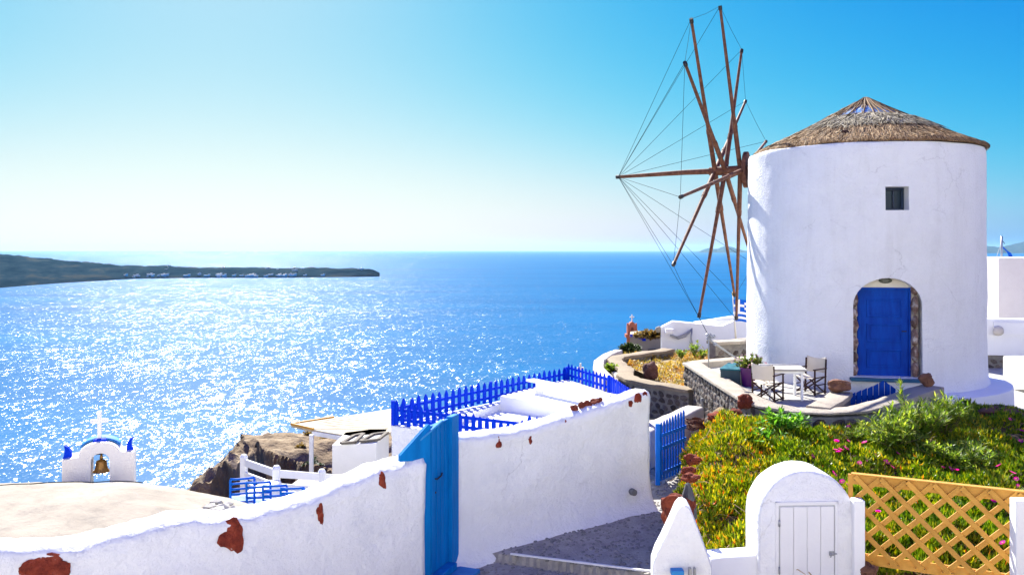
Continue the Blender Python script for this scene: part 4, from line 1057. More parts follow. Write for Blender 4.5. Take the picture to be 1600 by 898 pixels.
mb = MB(); c = P(1046, 517, 29.9); mb.box(c, (.28, .2, .16), bev=.02); mb.build('junction_box', WHITE_S, hs_)
mb = MB(); c = P(1029, 519, 30.5); mb.tube([c, c + Vector((0, 0, .14)), c + Vector((.05, 0, .2))], [.09, .11, .04], 12); mb.build('roof_spout', CREAM, hs_, smooth=True)
# stub of stone wall by the mill
sw_ = empty('stone_stub_wall', P(1140, 560, 26), 0, 'short dark stone wall with pale cap between white house and mill', 'wall')
SP = [P(1112, 540, 25.3), P(1150, 540, 25.6), P(1190, 540, 26.5)]; SP = [(p.x, p.y) for p in SP]
mb = MB(); strip_wall(mb, SP, .4, -4.2, -2.75); mb.build('wall_core', MORTAR, sw_)
mb = MB(); strip_wall(mb, SP, .55, -2.77, -2.68, .02); mb.build('cap', CAP, sw_)
stone_face(sw_, SP, 1, .2, -3.6, -2.8, .24, .17, 31, .06)
# flag
fl = empty('flag_pole', P(1150, 535, 26.2), 0, 'blue and white striped flag with a cross, on a thin pole left of the mill', 'flag')
mb = MB(); mb.tube([P(1150.5, 540, 26.2), P(1145, 459, 26.2)], [.03, .02], 8); mb.build('pole', mat('pale_pole', (.6, .56, .48), (.7, .66, .58), 4, .6), fl, smooth=True)
mb = MB(); mb.rock(P(1145, 459, 26.2), (.035, .035, .06), 2, .1, 2); mb.build('finial', mat('brass_yellow', (.5, .33, .05), (.6, .42, .1), 5, .4, metal=.6), fl, smooth=True)
mb = MB(); c0 = P(1146, 468, 26.18); fw, fh = .98, .66; NX, NY = 27, 18; vs = []
for j in range(NY + 1):
    for i in range(NX + 1):
        u, w = i / NX, j / NY; vs.append(c0 + Vector((u * fw * .92, .09 * math.sin(u * 7 + w) * u, -w * fh - .10 * u + .03 * math.sin(u * 6))))
for j in range(NY):
    for i in range(NX):
        stripe = (j // 2) % 2; wht = stripe == 1
        if i < 10 and j < 10: wht = (4 <= i < 6) or (4 <= j < 6)
        a = j * (NX + 1) + i; mb.f.append((a, a + 1, a + NX + 2, a + NX + 1)); mb.m.append(1 if wht else 0)
mb.v = [tuple(v) for v in vs]
FBL = mat('flag_blue', (.004, .09, .50), (.006, .11, .55), 4, .8, spec=.1); FWH = mat('flag_white', (.8, .8, .8), (.76, .76, .77), 4, .8, spec=.1)
mb.build('flag_cloth', [FBL, FWH], fl, smooth=True)
# pink bell tower and cream roof with a blue cross
PINKP = plaster('pink_plaster', (.52, .17, .095), (.42, .13, .07), .4, 10, 40)
bt_ = empty('pink_bell_tower', P(988, 545, 58), 0, 'small terracotta pink bell tower with a white cross above the sea', 'bell tower')
def pxw(px, d): return px / F * d
d_ = 58; c = P(988, 525, d_); w_ = pxw(15, d_)
TM = Matrix.Translation((c.x, c.y, c.z))
hh = pxw(22, d_)
mb = MB()
mb.prism([(-w_ / 2, -4), (w_ / 2, -4), (w_ / 2, hh * .72), (w_ * .30, hh * .80)] + [(w_ * .30 * math.cos(a), hh * .80 + w_ * .30 * math.sin(a)) for a in [math.pi * i / 10 for i in range(1, 10)]] + [(-w_ * .30, hh * .80), (-w_ / 2, hh * .72)], TM, .5); mb.build('tower_body', PINKP, bt_)
mb = MB(); mb.box(c + Vector((0, .25, .02)), (w_ * 1.35, .75, .22)); mb.build('tower_base', PINKP, bt_)
mb = MB(); mb.prism([(-w_ * .13, hh * .22), (w_ * .13, hh * .22), (w_ * .13, hh * .55)] + [(w_ * .13 * math.cos(a), hh * .55 + w_ * .13 * math.sin(a)) for a in [math.pi * i / 8 for i in range(1, 8)]] + [(-w_ * .13, hh * .55)], TM @ Matrix.Translation((0, -.02, 0)), .06); mb.build('niche_shade_plate', mat('niche_painted_shade', (.16, .05, .03), (.2, .07, .04), 4, .9), bt_)  # flat plate; darkened copy of the pink plaster paints the niche's shade
for sx in (-1, 1): mb = MB(); mb.box(c + Vector((sx * w_ * .44, .2, hh * .80)), (w_ * .14, .2, hh * .2)); mb.build('corner_horn', PINKP, bt_)
mb = MB(); cz = c + Vector((0, .2, hh * 1.02)); mb.box(cz + Vector((0, 0, .22)), (.08, .08, .50)); mb.box(cz + Vector((0, 0, .30)), (.30, .075, .08)); mb.build('cross', WHITE_S, bt_)
cr = empty('cream_house', P(1018, 545, 54), 0, 'cream flat roofed house with a blue cross shape on its roof edge', 'house')
prism_wall('house_body', [(984, 560), (984, 525), (1003, 523.5), (1040, 528), (1040, 560)], 54, 3.0, mat('cream_house_plaster', (.42, .37, .27), (.38, .33, .24), 3, .9), None, None, .0, cr)
mb = MB(); c = P(1004, 526, 53.9)
for (px, py, w, h) in ((992, 524, 15, 4), (1002, 526, 8, 7), (1006, 530, 6, 5)): q = P(px, py, 53.93); mb.box(q, (pxw(w, 54), .06, pxw(h, 54)))
mb.build('blue_cross', BLUE_F, cr)  # thin blue boxes set against the roof edge
# pale parapet stepping down on the left
pp = empty('white_parapet', P(940, 590, 26), 0, 'pale plaster parapet stepping down in a bend left of the stone wall', 'wall')
PPP = [(p.x, p.y, p.z) for p in (P(966, 546, 29.0), P(950, 552, 27.5), P(936, 562, 25.5), P(935, 573, 24.0), P(945, 583, 23.0), P(953, 592, 22.2))]
WARMP = plaster('warm_white_plaster', (.60, .55, .49), (.52, .47, .40), .4, 10, 40)
mb = MB()
rr = resample(PPP, .25); strip_wall(mb, [(p[0], p[1], p[2] + 3.3) for p in rr], .30, -7, -3.3, .04); mb.build('parapet', WARMP, pp, smooth=True, angle=50)
mb = MB(); PP2 = [(p[0] + .55, p[1] + .2, p[2] - .18) for p in PPP[1:]]
strip_wall(mb, [(p[0], p[1], p[2] + 3.3) for p in resample(PP2, .25)], .25, -7, -3.3, .04); mb.build('inner_parapet', WARMP, pp, smooth=True, angle=50)
shrub('weed_shrub', P(954, 581, 24.5), (.35, .35, .25), 40, 16, .10, .05, LEAF_O, 81, 'green and yellow tuft behind the pale stepped parapet', 'weed', .1)
# long parapet below the curved wall, and the gate to the lane
lp = empty('white_parapet', (3.2, 17.6, -5), 0, 'cream white sloping parapet between the long white wall and the stone terrace wall', 'wall')
mb = MB(); a, b = P(1000, 672, 16.0), P(1085, 634, 18.6); strip_wall(mb, resample([(a.x, a.y, a.z + 3.3), (b.x, b.y, b.z + 3.3)], .3), .42, -5.2, -3.3, .06); mb.build('parapet', WARMP, lp, smooth=True, angle=50)
gg = empty('picket_gate', (2.8, 15.2, -4.0), 0, 'bright blue picket gate in the lane beside the flowering hedge', 'gate')
ga, gb = P(1034, 750, 14.9), P(1069, 741, 15.6); gdir = Vector((gb.x - ga.x, gb.y - ga.y, 0)); gL = gdir.length; gdir.normalize()
BG = BLUE_C
for k in range(9):
    q = ga + gdir * (gL * k / 8); zt = -3.02 + .01 * k; mb = MB()
    mb.prism([(-.028, -3.98), (.028, -3.98), (.028, zt), (0, zt + .05), (-.028, zt)], Matrix.Translation((q.x, q.y, 0)) @ Matrix.Rotation(math.atan2(gdir.y, gdir.x), 4, 'Z'), .02); mb.build('picket', BG, gg)
for z in (-3.2, -3.42, -3.85): mb = MB(); q = ga + gdir * gL / 2; mb.box((q.x + .02, q.y + .03, z), (gL + .06, .03, .06), rz=math.atan2(gdir.y, gdir.x)); mb.build('rail', BG, gg)
mb = MB(); mb.bar(Vector((ga.x - .07, ga.y, -4.05)), Vector((ga.x - .07, ga.y, -3.0)), .075, .075, up=Vector((0, 1, 0)), bev=.006); mb.build('gate_post', BG, gg)

# ------------------------------------------------------------------ houses on the right edge, behind the mill
rh = empty('white_house', (15.5, 28, -3.7), 0, 'tall pale house block with flat roof at the right edge behind the mill', 'house')
PALEP = plaster('pale_pink_white', (.76, .70, .66), (.70, .64, .60), .25, 7, 30)
prism_wall('house_block', [(1560, 520), (1560, 403), (1760, 403), (1760, 520)], 29.2, 5, PALEP, None, None, 0, rh)
mb = MB(); mb.box(P(1660, 403, 31.7) + Vector((0, 0, -.02)), (4.4, 5.1, .10), bev=.02); mb.build('roof_edge', WHITE_S, rh)
lh = empty('white_house', P(1540, 520, 33), 0, 'lower white house with a sloped shoulder, half hidden behind the mill', 'house')
prism_wall('house_block', [(1500, 520), (1500, 417), (1566, 417), (1566, 520)], 33.0, 4, WHITE_S, None, None, 0, lh)
prism_wall('roof_edge', [(1498, 419), (1498, 414.5), (1567, 414.5), (1567, 419)], 32.95, 4, CAP, None, None, 0, lh)
prism_wall('sloped_shoulder', [(1500, 500), (1500, 452), (1540, 453), (1562, 462), (1562, 500)], 31.5, 1.2, WHITE, None, None, 0, lh)
prism_wall('low_block', [(1500, 505), (1500, 477), (1562, 477), (1562, 505)], 30.5, .9, WARMP, None, None, 0, lh)
gw = empty('white_garden_wall', P(1580, 578, 26), 0, 'white garden wall with a moulded panel and round lamp on a dark stone base', 'wall')
prism_wall('wall_body', [(1500, 554), (1500, 497), (1760, 502), (1760, 558)], 26.3, .5, WHITE_S, None, None, 0, gw)
prism_wall('panel', [(1553, 522), (1553, 503), (1760, 507), (1760, 526)], 26.24, .05, WHITE_S, None, None, 0, gw)
mb = MB(); c = P(1560, 517, 26.15); mb.rock(c, (.17, .1, .15), 5, .1, 2); mb.build('round_lamp', WARMP, gw, smooth=True)
prism_wall('stone_base', [(1500, 584), (1500, 554.5), (1760, 558.5), (1760, 588)], 26.4, .5, MORTAR, None, None, 0, gw)
q0, q1 = P(1500, 570, 26.4), P(1720, 570, 26.4)
stone_face(gw, [(q0.x, q0.y), (q1.x, q1.y)], 1, .0, -3.66, -3.24, .27, .16, 41, .06)
blk = MB(); blk.box(P(1652, 583, 21.6) + Vector((0, .5, 0)), (1.5, 1.2, .62), bev=.05); tag(blk.build('white_block', WHITE_S, origin=P(1625, 603, 21.6)), 'low white masonry block on the pale ground at the right edge', 'block')
fp = empty('flag_pole', P(1565, 405, 33), 0, 'thin white pole with a small drooping blue flag above the white roof', 'flag')
mb = MB(); mb.tube([P(1565, 425, 33), P(1565, 369, 33)], .04, 8); mb.build('pole', METAL, fp, smooth=True)
mb = MB(); c0 = P(1566, 378, 33); vs = []
for j in range(7):
    for i in range(9):
        u, w = i / 8, j / 6; vs.append(c0 + Vector((u * .42 + .03 * w, .06 * math.sin(u * 8 + w * 2), -.14 - u * .38 - w * .24 * (.4 + u) + .03 * math.sin(u * 9))))
mb.add(vs, [(j * 9 + i, j * 9 + i + 1, (j + 1) * 9 + i + 1, (j + 1) * 9 + i) for j in range(6) for i in range(8)]); mb.build('flag_cloth', FBL, fp, smooth=True)
mb = MB(); mb.tube([P(1565, 374, 33), P(1570, 381, 33)], .012, 5); mb.build('halyard', BLACKW, fp)
mb = MB(); mb.tube([P(1563.5, 382, 33), P(1553, 414, 33)], .01, 4); mb.build('guy_wire', METAL, fp)
# ------------------------------------------------------------------ terrace house with the blue fence
TZ = -3.39
Lc, Kc, Mc, Nc, Fc = Vector((-2.30, 16.7, 0)), Vector((1.36, 21.5, 0)), Vector((2.2, 19.4, 0)), Vector((2.42, 15.2, 0)), Vector((.40, 15.2, 0))
th_ = empty('terrace_house', (0, 17, -7), 0, 'white flat roofed terrace with sunken floor behind the long white wall', 'house')
def poly_prism(pts, z0, z1):
    mb = MB(); n = len(pts)
    mb.add([(p[0], p[1], z1) for p in pts] + [(p[0], p[1], z0) for p in pts], [tuple(range(n)), tuple(range(2 * n - 1, n - 1, -1))] + [(i, (i + 1) % n, n + (i + 1) % n, n + i) for i in range(n)])
    return mb
# ledge ring = outer outline with the sunken floor left open: build floor lower and ledges as strips
inner = [Vector((-1.55, 16.65, 0)), Vector((-.27, 19.75, 0)), Vector((.95, 18.35, 0)), Vector((1.75, 15.4, 0)), Vector((.2, 15.7, 0))]
o_ = [Lc, Kc, Mc, Nc, Fc]
poly_prism([(p.x, p.y) for p in o_], -9.5, -3.53).build('house_body', WHITE_S, th_)
# ledge along the sea side
poly_prism([(-2.34, 16.72), (1.35, 21.54), (-.26, 19.05), (-1.52, 16.55)], -3.60, TZ).build('sea_ledge', WHITE_S, th_)
poly_prism([(-2.32, 16.69), (-1.515, 16.55), (.38, 15.52), (.42, 15.17)], -3.61, TZ - .004).build('front_ledge', WHITE_S, th_)
# raised platform with the bench
poly_prism([(-.262, 19.04), (1.355, 21.52), (2.24, 19.4), (2.43, 15.22), (1.75, 15.3), (1.30, 17.7)], -3.62, -3.22).build('platform', WHITE_S, th_)
poly_prism([(p.x, p.y) for p in [Lc + Vector((-.02, -.03, 0)), Fc + Vector((0, -.03, 0)), Fc + Vector((.02, .02, 0)), Lc + Vector((.02, .03, 0))]], -9.5, TZ - .01).build('front_wall', WHITE, th_)
FENCES = 0
def picket_fence(a, b, n, zb, zt, label, top_fn=None, rails=(.12, .30), w=.075, posts=()):
    t = empty('picket_fence', ((a.x + b.x) / 2, (a.y + b.y) / 2, zb), 0, label, 'fence', 'blue picket fences round the terrace')
    d = b - a; L = d.length; d = d.normalized(); ang = math.atan2(d.y, d.x)
    base = None; loc0 = Vector(t.location)
    shared = {}
    for k in range(n):
        q = a + d * (L * (k + .5) / n); h = (zt - zb) + (top_fn(k / (n - 1)) if top_fn else 0)
        key = round(h, 3)
        if key not in shared:
            mb = MB(); hw = w / 2; tp = min(.10, h * .3)
            mb.prism([(-hw, 0), (hw, 0), (hw, h - tp), (hw * .75, h - tp * .55), (0, h), (-hw * .75, h - tp * .55), (-hw, h - tp)], Matrix.Identity(4), .022)
            shared[key] = mb.build('picket', BLUE_F, t, world=False); o = shared[key]
        else: o = shared[key].copy(); C.objects.link(o); o.parent = t
        o.location = Vector((q.x, q.y, zb + .02 + .03 * nz(k * 3.3, zb))) - loc0; o.rotation_euler = (R(3) * nz(k * 2.1, 5), R(4) * nz(k * 1.7), ang + R(6) * nz(k * 2.7, 8))
    for z in rails:
        mb = MB(); nrm = Vector((d.y, -d.x, 0)); mb.bar(a + nrm * -.035 + Vector((0, 0, zb + z)), b + nrm * -.035 + Vector((0, 0, zb + z)), .03, .055); mb.build('rail', BLUE_F, t)
    for s in posts:
        mb = MB(); q = a + d * (L * s); mb.bar((q.x, q.y, zb), (q.x, q.y, zt + .02), .07, .07, up=Vector((0, 1, 0)), bev=.008); mb.build('post', BLUE_F, t)
    return t
def dz(v, z): return Vector((v.x, v.y, z))
picket_fence(Lc, Kc, 29, TZ, TZ + .46, 'long blue picket fence on the sea side of the white terrace', None, posts=(.0, .5, 1.0), w=.10)
picket_fence(Kc, Mc, 12, -3.23, -2.84, 'blue picket fence across the far end of the terrace, behind the white bench', None, posts=(.98,), w=.085)
picket_fence(Mc, Vector((2.5, 16.6, 0)), 16, -3.23, -2.84, 'blue picket fence with a top rail where the terrace meets the wall end', None, rails=(.1, .34), w=.085)
picket_fence(Lc, Vector((.62, 15.05, 0)), 23, TZ, TZ + .44, 'near blue picket fence with a wavy top, above the blue door', lambda u: -.0 - .17 * u + (.22 * math.exp(-((u - .93) / .07) ** 2) - .02 if u > .7 else 0), w=.085)
bn = empty('bench', (1.2, 19.0, -3.24), 0, 'white plank bench on short block legs in front of the blue fence', 'bench')
ba, bb = P(828, 600, 19.6), P(958, 616, 17.4); ba.z = bb.z = -2.95
mb = MB(); mb.bar(ba, bb, .24, .05, bev=.01); mb.build('seat', WHITE_S, bn)
for s in (.13, .86): q = ba.lerp(bb, s); mb = MB(); mb.bar(dz(q, -3.23), dz(q, -2.975), .18, .10, up=Vector((0, 1, 0)), bev=.01); mb.build('leg', WHITE_S, bn)

# little white block and pergola beyond
vb = empty('white_block_house', (-3.6, 20.3, -7), 0, 'small white block building with loose wooden frames on its flat top', 'building')
A_, B_, C_, D_ = G(519, 695, -4.62), G(588, 692, -4.62), G(604, 672, -4.62), G(540, 675, -4.62)
poly_prism([(A_.x, A_.y), (B_.x, B_.y), (C_.x, C_.y + .4), (D_.x, D_.y)], -8, -4.62).build('block', WHITE_S, vb)
GREYW = mat('weathered_wood', (.10, .085, .07), (.22, .19, .15), 10, .85, .4, 40, .01)
for k, (px0, px1) in enumerate(((533, 566), (563, 603))):
    wf = empty('wooden_frame', G((px0 + px1) / 2, 686, -4.60), 0, ['weathered wooden frame lying on the white block, nearer the pergola post', 'weathered wooden frame lying on the white block, against the terrace wall'][k], 'frame')
    q = [G(px0, 692 - k * 3, -4.57), G(px1 - 12, 690 - k * 4, -4.57), G(px1 + 2, 677 - k * 2, -4.55), G(px0 + 20, 680 - k * 2, -4.55)]
    for a, b in zip(q, q[1:] + q[:1]): mb = MB(); mb.bar(a, b, .09, .05, bev=.005); mb.build('frame_bar', GREYW, wf)
    mb = MB(); mb.add([p + Vector((0, 0, -.015)) for p in q] + [p + Vector((0, 0, -.035)) for p in q], [(0, 1, 2, 3), (7, 6, 5, 4), (0, 1, 5, 4), (1, 2, 6, 5), (2, 3, 7, 6), (3, 0, 4, 7)]); mb.build('frame_panel', mat('slate_panel', (.12, .125, .13), (.45, .43, .40), 3, .6) if k == 0 else MAT['slate_panel'], wf)
pg = empty('pergola', (-4.4, 23, -7), 0, 'pergola with cream slatted canopy on thin white posts above the cliff', 'pergola')
q = [G(455, 663, -4.62), G(612, 638, -4.62), G(614, 674, -4.62), G(552, 681.5, -4.62), G(490, 671, -4.62)]
CANV = mat('canopy_cream', (.50, .43, .30), (.58, .51, .37), 2.0, .8, .2, 14, .02, stretch=(.3, 3, 1))
mb = MB(); n = len(q); mb.add([p for p in q] + [p - Vector((0, 0, .07)) for p in q], [tuple(range(n)), tuple(range(2 * n - 1, n - 1, -1))] + [(i, (i + 1) % n, n + (i + 1) % n, n + i) for i in range(n)]); mb.build('canopy', CANV, pg)
# reed strips of the canopy
fdir = (q[1] - q[0]); 
for k in range(7):
    s = (k + .6) / 7.4; a = q[0].lerp(q[4], s) if s < 1 else q[4]; b = q[1].lerp(q[2], s); a = q[0].lerp(q[4], min(1, s * 1.02)); mb = MB(); mb.bar(a + (b - a) * .02 + Vector((0, 0, .012)), a + (b - a) * .985 + Vector((0, 0, .004)), .10 + .05 * (k % 2), .008); mb.build('canopy_strip', CANV, pg)
mb = MB(); mb.bar(q[0] + Vector((0, 0, .02)), q[0].lerp(q[1], .4) + Vector((0, 0, .02)), .05, .06); mb.build('edge_batten', WOOD_Y, pg)
mb = MB(); mb.bar(q[0] + Vector((0, 0, .02)), q[4] + Vector((0, 0, .02)), .05, .06); mb.build('edge_batten', WOOD_Y, pg)
mb = MB(); mb.bar(q[4] + Vector((0, .02, -.09)), q[3] + Vector((0, .02, -.09)), .10, .10); mb.build('beam', WHITE_S, pg)
for px, d in ((486.5, 21.9), (546, 21.3), (540, 24)):
    c = P(px, 680, d); mb = MB(); mb.bar((c.x, c.y, -6.9), (c.x, c.y, -4.68), .10, .10, up=Vector((0, 1, 0)), bev=.01); mb.build('post', WHITE_S, pg)
# white timber railing
wr = empty('white_railing', P(440, 750, 17.5), 0, 'white plank railing with square capped posts on the edge above the cliff', 'railing')
posts = [P(381, 712, 17.6), P(432, 731, 16.6), P(501, 737, 17.6), P(528, 737, 18.4)]
posts = [P(381, 714, 18.2), P(432, 731.5, 17.2), P(503, 737, 17.8)]
for p in posts[:3]:
    mb = MB(); mb.bar(dz(p, p.z - 1.2), dz(p, p.z), .13, .13, up=Vector((0, 1, 0)), bev=.01); mb.lathe([(.085, 0), (.07, .03), (.05, .06), (.0, .075)], 10, p); mb.build('post', WHITE_S, wr)
e = P(545, 741, 18.6)
for a, b in ((posts[0], posts[1]), (posts[1], posts[2]), (posts[2], e)):
    for k, (o1, h) in enumerate(((-.10, .15), (-.36, .13), (-.64, .26))):
        mb = MB(); mb.bar(a + Vector((0, 0, o1)), b + Vector((0, 0, o1)), .05, h, bev=.008); mb.build('plank', WHITE_S, wr)
yp = poly_prism([(-6.2, 14.6), (-5.0, 14.9), (-4.6, 18.8), (-2.4, 19.2), (-1.9, 16.8), (.4, 15.1), (-1.0, 13.2), (-4.0, 11.9)], -7.5, -4.95); o = yp.build('courtyard', FLOORW); tag(o, kind='structure')
mb = MB(); strip_wall(mb, [(-5.05, 14.3, 0), (-4.85, 15.6, -.05), (-4.7, 17.0, -.1)], .35, -6, -4.42, .05); tag(mb.build('courtyard_parapet', WHITE, smooth=True, angle=50, origin=(-4.9, 15.5, -5)), 'low whitewashed parapet beside the blue chairs, under the white railing', 'wall')
# blue metal chairs
def metal_chair(loc, rz, label):
    t = empty('metal_chair', loc, rz, label, 'chair', 'blue metal chairs in a row'); w, r_ = .20, .021
    for sx in (-1, 1):
        mb = MB(); mb.tube([(sx * w, .02, 0), (sx * w, .0, .44), (sx * w, -.03, .60), (sx * w, -.09, .86), (sx * (w - .02), -.10, .885)], r_, 6); mb.build('back_leg', BLUE_C, t, world=False, smooth=True)
        mb = MB(); mb.tube([(sx * w, .40, 0), (sx * w, .36, .44), (sx * w, .0, .45)], r_, 6); mb.build('front_leg', BLUE_C, t, world=False, smooth=True)
    for z, y, cz in ((.885, -.10, .0), (.79, -.068, .012), (.69, -.045, .012), (.60, -.025, .01)):
        mb = MB(); mb.tube([(-w, y, z), (-w * .5, y - .03, z + cz), (w * .5, y - .03, z + cz), (w, y, z)], r_ * 1.05, 6); mb.build('back_slat', BLUE_C, t, world=False, smooth=True)
    for y in (.05, .13, .21, .29, .36): mb = MB(); mb.box((0, y, .455), (2 * w, .055, .012)); mb.build('seat_slat', BLUE_C, t, world=False)
    return t
for k, (px, py, d, rz, lab) in enumerate([(376, 747, 15.0, 18, 'leftmost blue metal slat chair, at the edge of the cream roof'), (402, 753, 14.9, 10, 'second blue metal slat chair from the left, against the first'),
        (428, 758, 14.8, 8, 'third blue metal slat chair from the left, half behind the wall'), (456, 762, 14.7, 6, 'fourth blue metal slat chair, only its top slats above the wall'), (490, 764, 14.7, 4, 'last blue metal chair, only a curl of its back above the wall')]):
    c = P(px, py, d); metal_chair((c.x, c.y + .1, c.z - .885), R(rz), lab)

# ------------------------------------------------------------------ church roof with its bell gable
mb = MB(); NX, NY = 130, 70; vs = []
def roof_z(x, y):
    z = -3.63 - (.060 if y < 13.2 else .24) * (y - 13.2) ** 2 - .012 * max(0, x + 6.4) ** 2 * 6 - .004 * max(0, -8.2 - x) ** 2
    return z + .03 * fbm(Vector((x * .9, y * .9, 2)), 4) + .012 * fbm(Vector((x * 4, y * 4, 5)), 3)
for i in range(NX + 1):
    for j in range(NY + 1):
        x, y = -13.0 + 8.95 * i / NX, 10.6 + 3.9 * j / NY; vs.append((x, y, roof_z(x, y)))
mb.add(vs, [(i * (NY + 1) + j, (i + 1) * (NY + 1) + j, (i + 1) * (NY + 1) + j + 1, i * (NY + 1) + j + 1) for i in range(NX) for j in range(NY)])
ch = empty('church', (-8, 13.5, -7), 0, 'weathered cream vaulted church roof just beyond the near white wall', 'church')
mb.build('vault_roof', CREAM, ch, smooth=True)
rnd = random.Random(33)
mb = MB()
for k in range(22):
    x = -4.1 - rnd.random() * .5; y = rnd.uniform(12.3, 13.6); s = rnd.uniform(.05, .12); mb.rock((x, y, roof_z(x, y) + .01), (s * 1.2, s * 1.1, s * .6), k, .3, 1)
tag(mb.build('rubble', GREYP if False else mat('pale_rubble', (.34, .32, .29), (.5, .47, .42), 6, .9, .6, 20, .03), ch), kind='stuff')
mb = MB(); pts = [Vector((-9.5 + 3.6 * t, 12.9 + .9 * t, 0)) for t in [i / 16 for i in range(17)]]
for p in pts: p.z = roof_z(p.x, p.y) + .012 + .02 * abs(nz(p.x * 2))
mb.tube(pts, .008, 5); mb.build('cable', BLACKW, ch)
bg_ = empty('bell_gable', (0, 0, 0), 0, 'white bell gable with a cross, blue vaulted top and two blue horns', 'bell gable')
d_ = 14.5; c = P(155, 763, d_); bg_.location = (c.x, c.y, c.z); bg_.rotation_euler = (0, 0, R(20)); bg_.scale = (1, 1, 1)
s_ = d_ / F
def Q(px, py): return ((px - 155) * s_ * .90, (757 - py) * s_)
outer = [(97, 800), (141.5, 800), (141.5, 715)] + [(156.5 - 15 * math.cos(a), 715 - 13 * math.sin(a)) for a in [math.pi * i / 14 for i in range(1, 14)]] + [(171.5, 715), (171.5, 800), (211, 800), (211, 703), (190, 702)] + \
        [(155 + 33 * math.cos(a), 704 - 19 * math.sin(a)) for a in [math.pi * (.12 + .76 * i / 16) for i in range(17)]] + [(122, 706), (97, 708.5)]
mb = MB(); mb.prism([Q(*p) for p in outer], Matrix.Identity(4), .46); mb.build('gable_wall', plaster('gable_plaster', (.84, .80, .75), (.78, .74, .68), .4, 10, 40), bg_, world=False)
# blue paint coat over the curved back of the top
mb = MB(); arc = [Q(155 + 33.6 * math.cos(a), 703.6 - 19.6 * math.sin(a)) for a in [math.pi * (.14 + .72 * i / 18) for i in range(19)]]
vs = [(u, y, w + .004) for y in (.16, .30, .47) for u, w in arc]
vs = [(u, y, w + (.002 if y < .2 else .008)) for y in (.17, .30, .47) for u, w in arc]
mb.add(vs, [(r_ * 19 + i, r_ * 19 + i + 1, (r_ + 1) * 19 + i + 1, (r_ + 1) * 19 + i) for r_ in range(2) for i in range(18)]); tb_ = mb.build('blue_vault', BLUE_L, bg_, world=False, smooth=True)
md = tb_.modifiers.new('s', 'SOLIDIFY'); md.thickness = .02; md.offset = 1
for u0, sgn in ((103, 1), (201, -1)):
    mb = MB(); prof = []
    b0 = Q(u0, 708 if u0 < 150 else 702)
    pts = [(-.10, 0), (.12, 0), (.10, .12), (.02, .21), (-.07, .24), (-.05, .16), (-.07, .07)] if sgn > 0 else [(-.05, 0), (.12, 0), (.07, .08), (.075, .17), (.13, .24), (.02, .20), (-.05, .11)]
    mb.prism([(b0[0] + a * .62, b0[1] + b * .92 - .01) for a, b in pts], Matrix.Translation((0, .12, 0)), .11); mb.build('blue_horn', BLUE_F, bg_, world=False)
mb = MB(); cu, cw_ = Q(153.5, 688); mb.box((cu + .01, .2, cw_ + .02), (.22, .2, .10), bev=.04); mb.box((cu + .1, .12, cw_ - .01), (.1, .1, .06), bev=.02); mb.build('cross_foot', BLUE_F, bg_, world=False)
mb = MB(); mb.box((cu, .2, cw_ + .30), (.066, .07, .46), bev=.008); mb.build('cross_post', WHITE_S, bg_, world=False)
mb = MB(); mb.box((cu, .2, cw_ + .36), (.28, .066, .062), bev=.008); mb.build('cross_arm', WHITE_S, bg_, world=False)
mb = MB(); a, b = Q(141, 707), Q(172, 706); mb.tube([(a[0], .2, a[1]), (b[0], .2, b[1])], .014, 6); mb.build('bell_bar', DARKM, bg_, world=False)
bell = empty('bell', (0, 0, 0), 0, 'old bronze bell hanging in the opening of the white bell gable', 'bell')
bw = Matrix.LocRotScale(bg_.location, bg_.rotation_euler, bg_.scale) @ Vector((Q(156.5, 735)[0], .2, Q(156.5, 735)[1])); bell.location = bw
BRZ = mat('aged_bronze', (.28, .13, .025), (.42, .22, .055), 9, .42, .3, 30, .01, .5, metal=.55)
mb = MB(); mb.lathe([(.0, .205), (.04, .205), (.075, .19), (.085, .17), (.09, .10), (.105, .05), (.13, .015), (.14, 0), (.125, .0), (.09, .05), (.075, .15), (.0, .18)], 28); mb.build('bell_body', BRZ, bell, world=False, smooth=True, angle=50)
mb = MB(); mb.tube([(0, 0, .20), (0, 0, .24), (0, 0, .305)], [.022, .03, .014], 8); mb.build('bell_crown', BRZ, bell, world=False, smooth=True)
mb = MB(); mb.tube([(0, 0, .15), (0, 0, -.01)], [.008, .012], 6); mb.build('clapper', DARKM, bell, world=False)
# small far cross seen over the terrace fence
xx = P(907, 577, 34); sc_ = empty('chapel_cross', (xx.x, xx.y, xx.z - 1.0), 0, 'tiny white cross showing above the blue fence near the stepped parapet', 'cross')
mb = MB(); mb.box(xx + Vector((0, 0, -.45)), (.07, .07, 1.4)); mb.build('cross_post', WHITE_S, sc_)
mb = MB(); mb.box(xx + Vector((0, 0, .06)), (.26, .066, .07)); mb.build('cross_arm', WHITE_S, sc_)
mb = MB(); mb.lathe([(.0, -.98), (.5, -1.05), (.9, -1.4), (1.1, -2.0), (1.1, -6)], 24, (xx.x, xx.y, xx.z)); mb.build('chapel_dome', WHITE_S, sc_, smooth=True, angle=50)

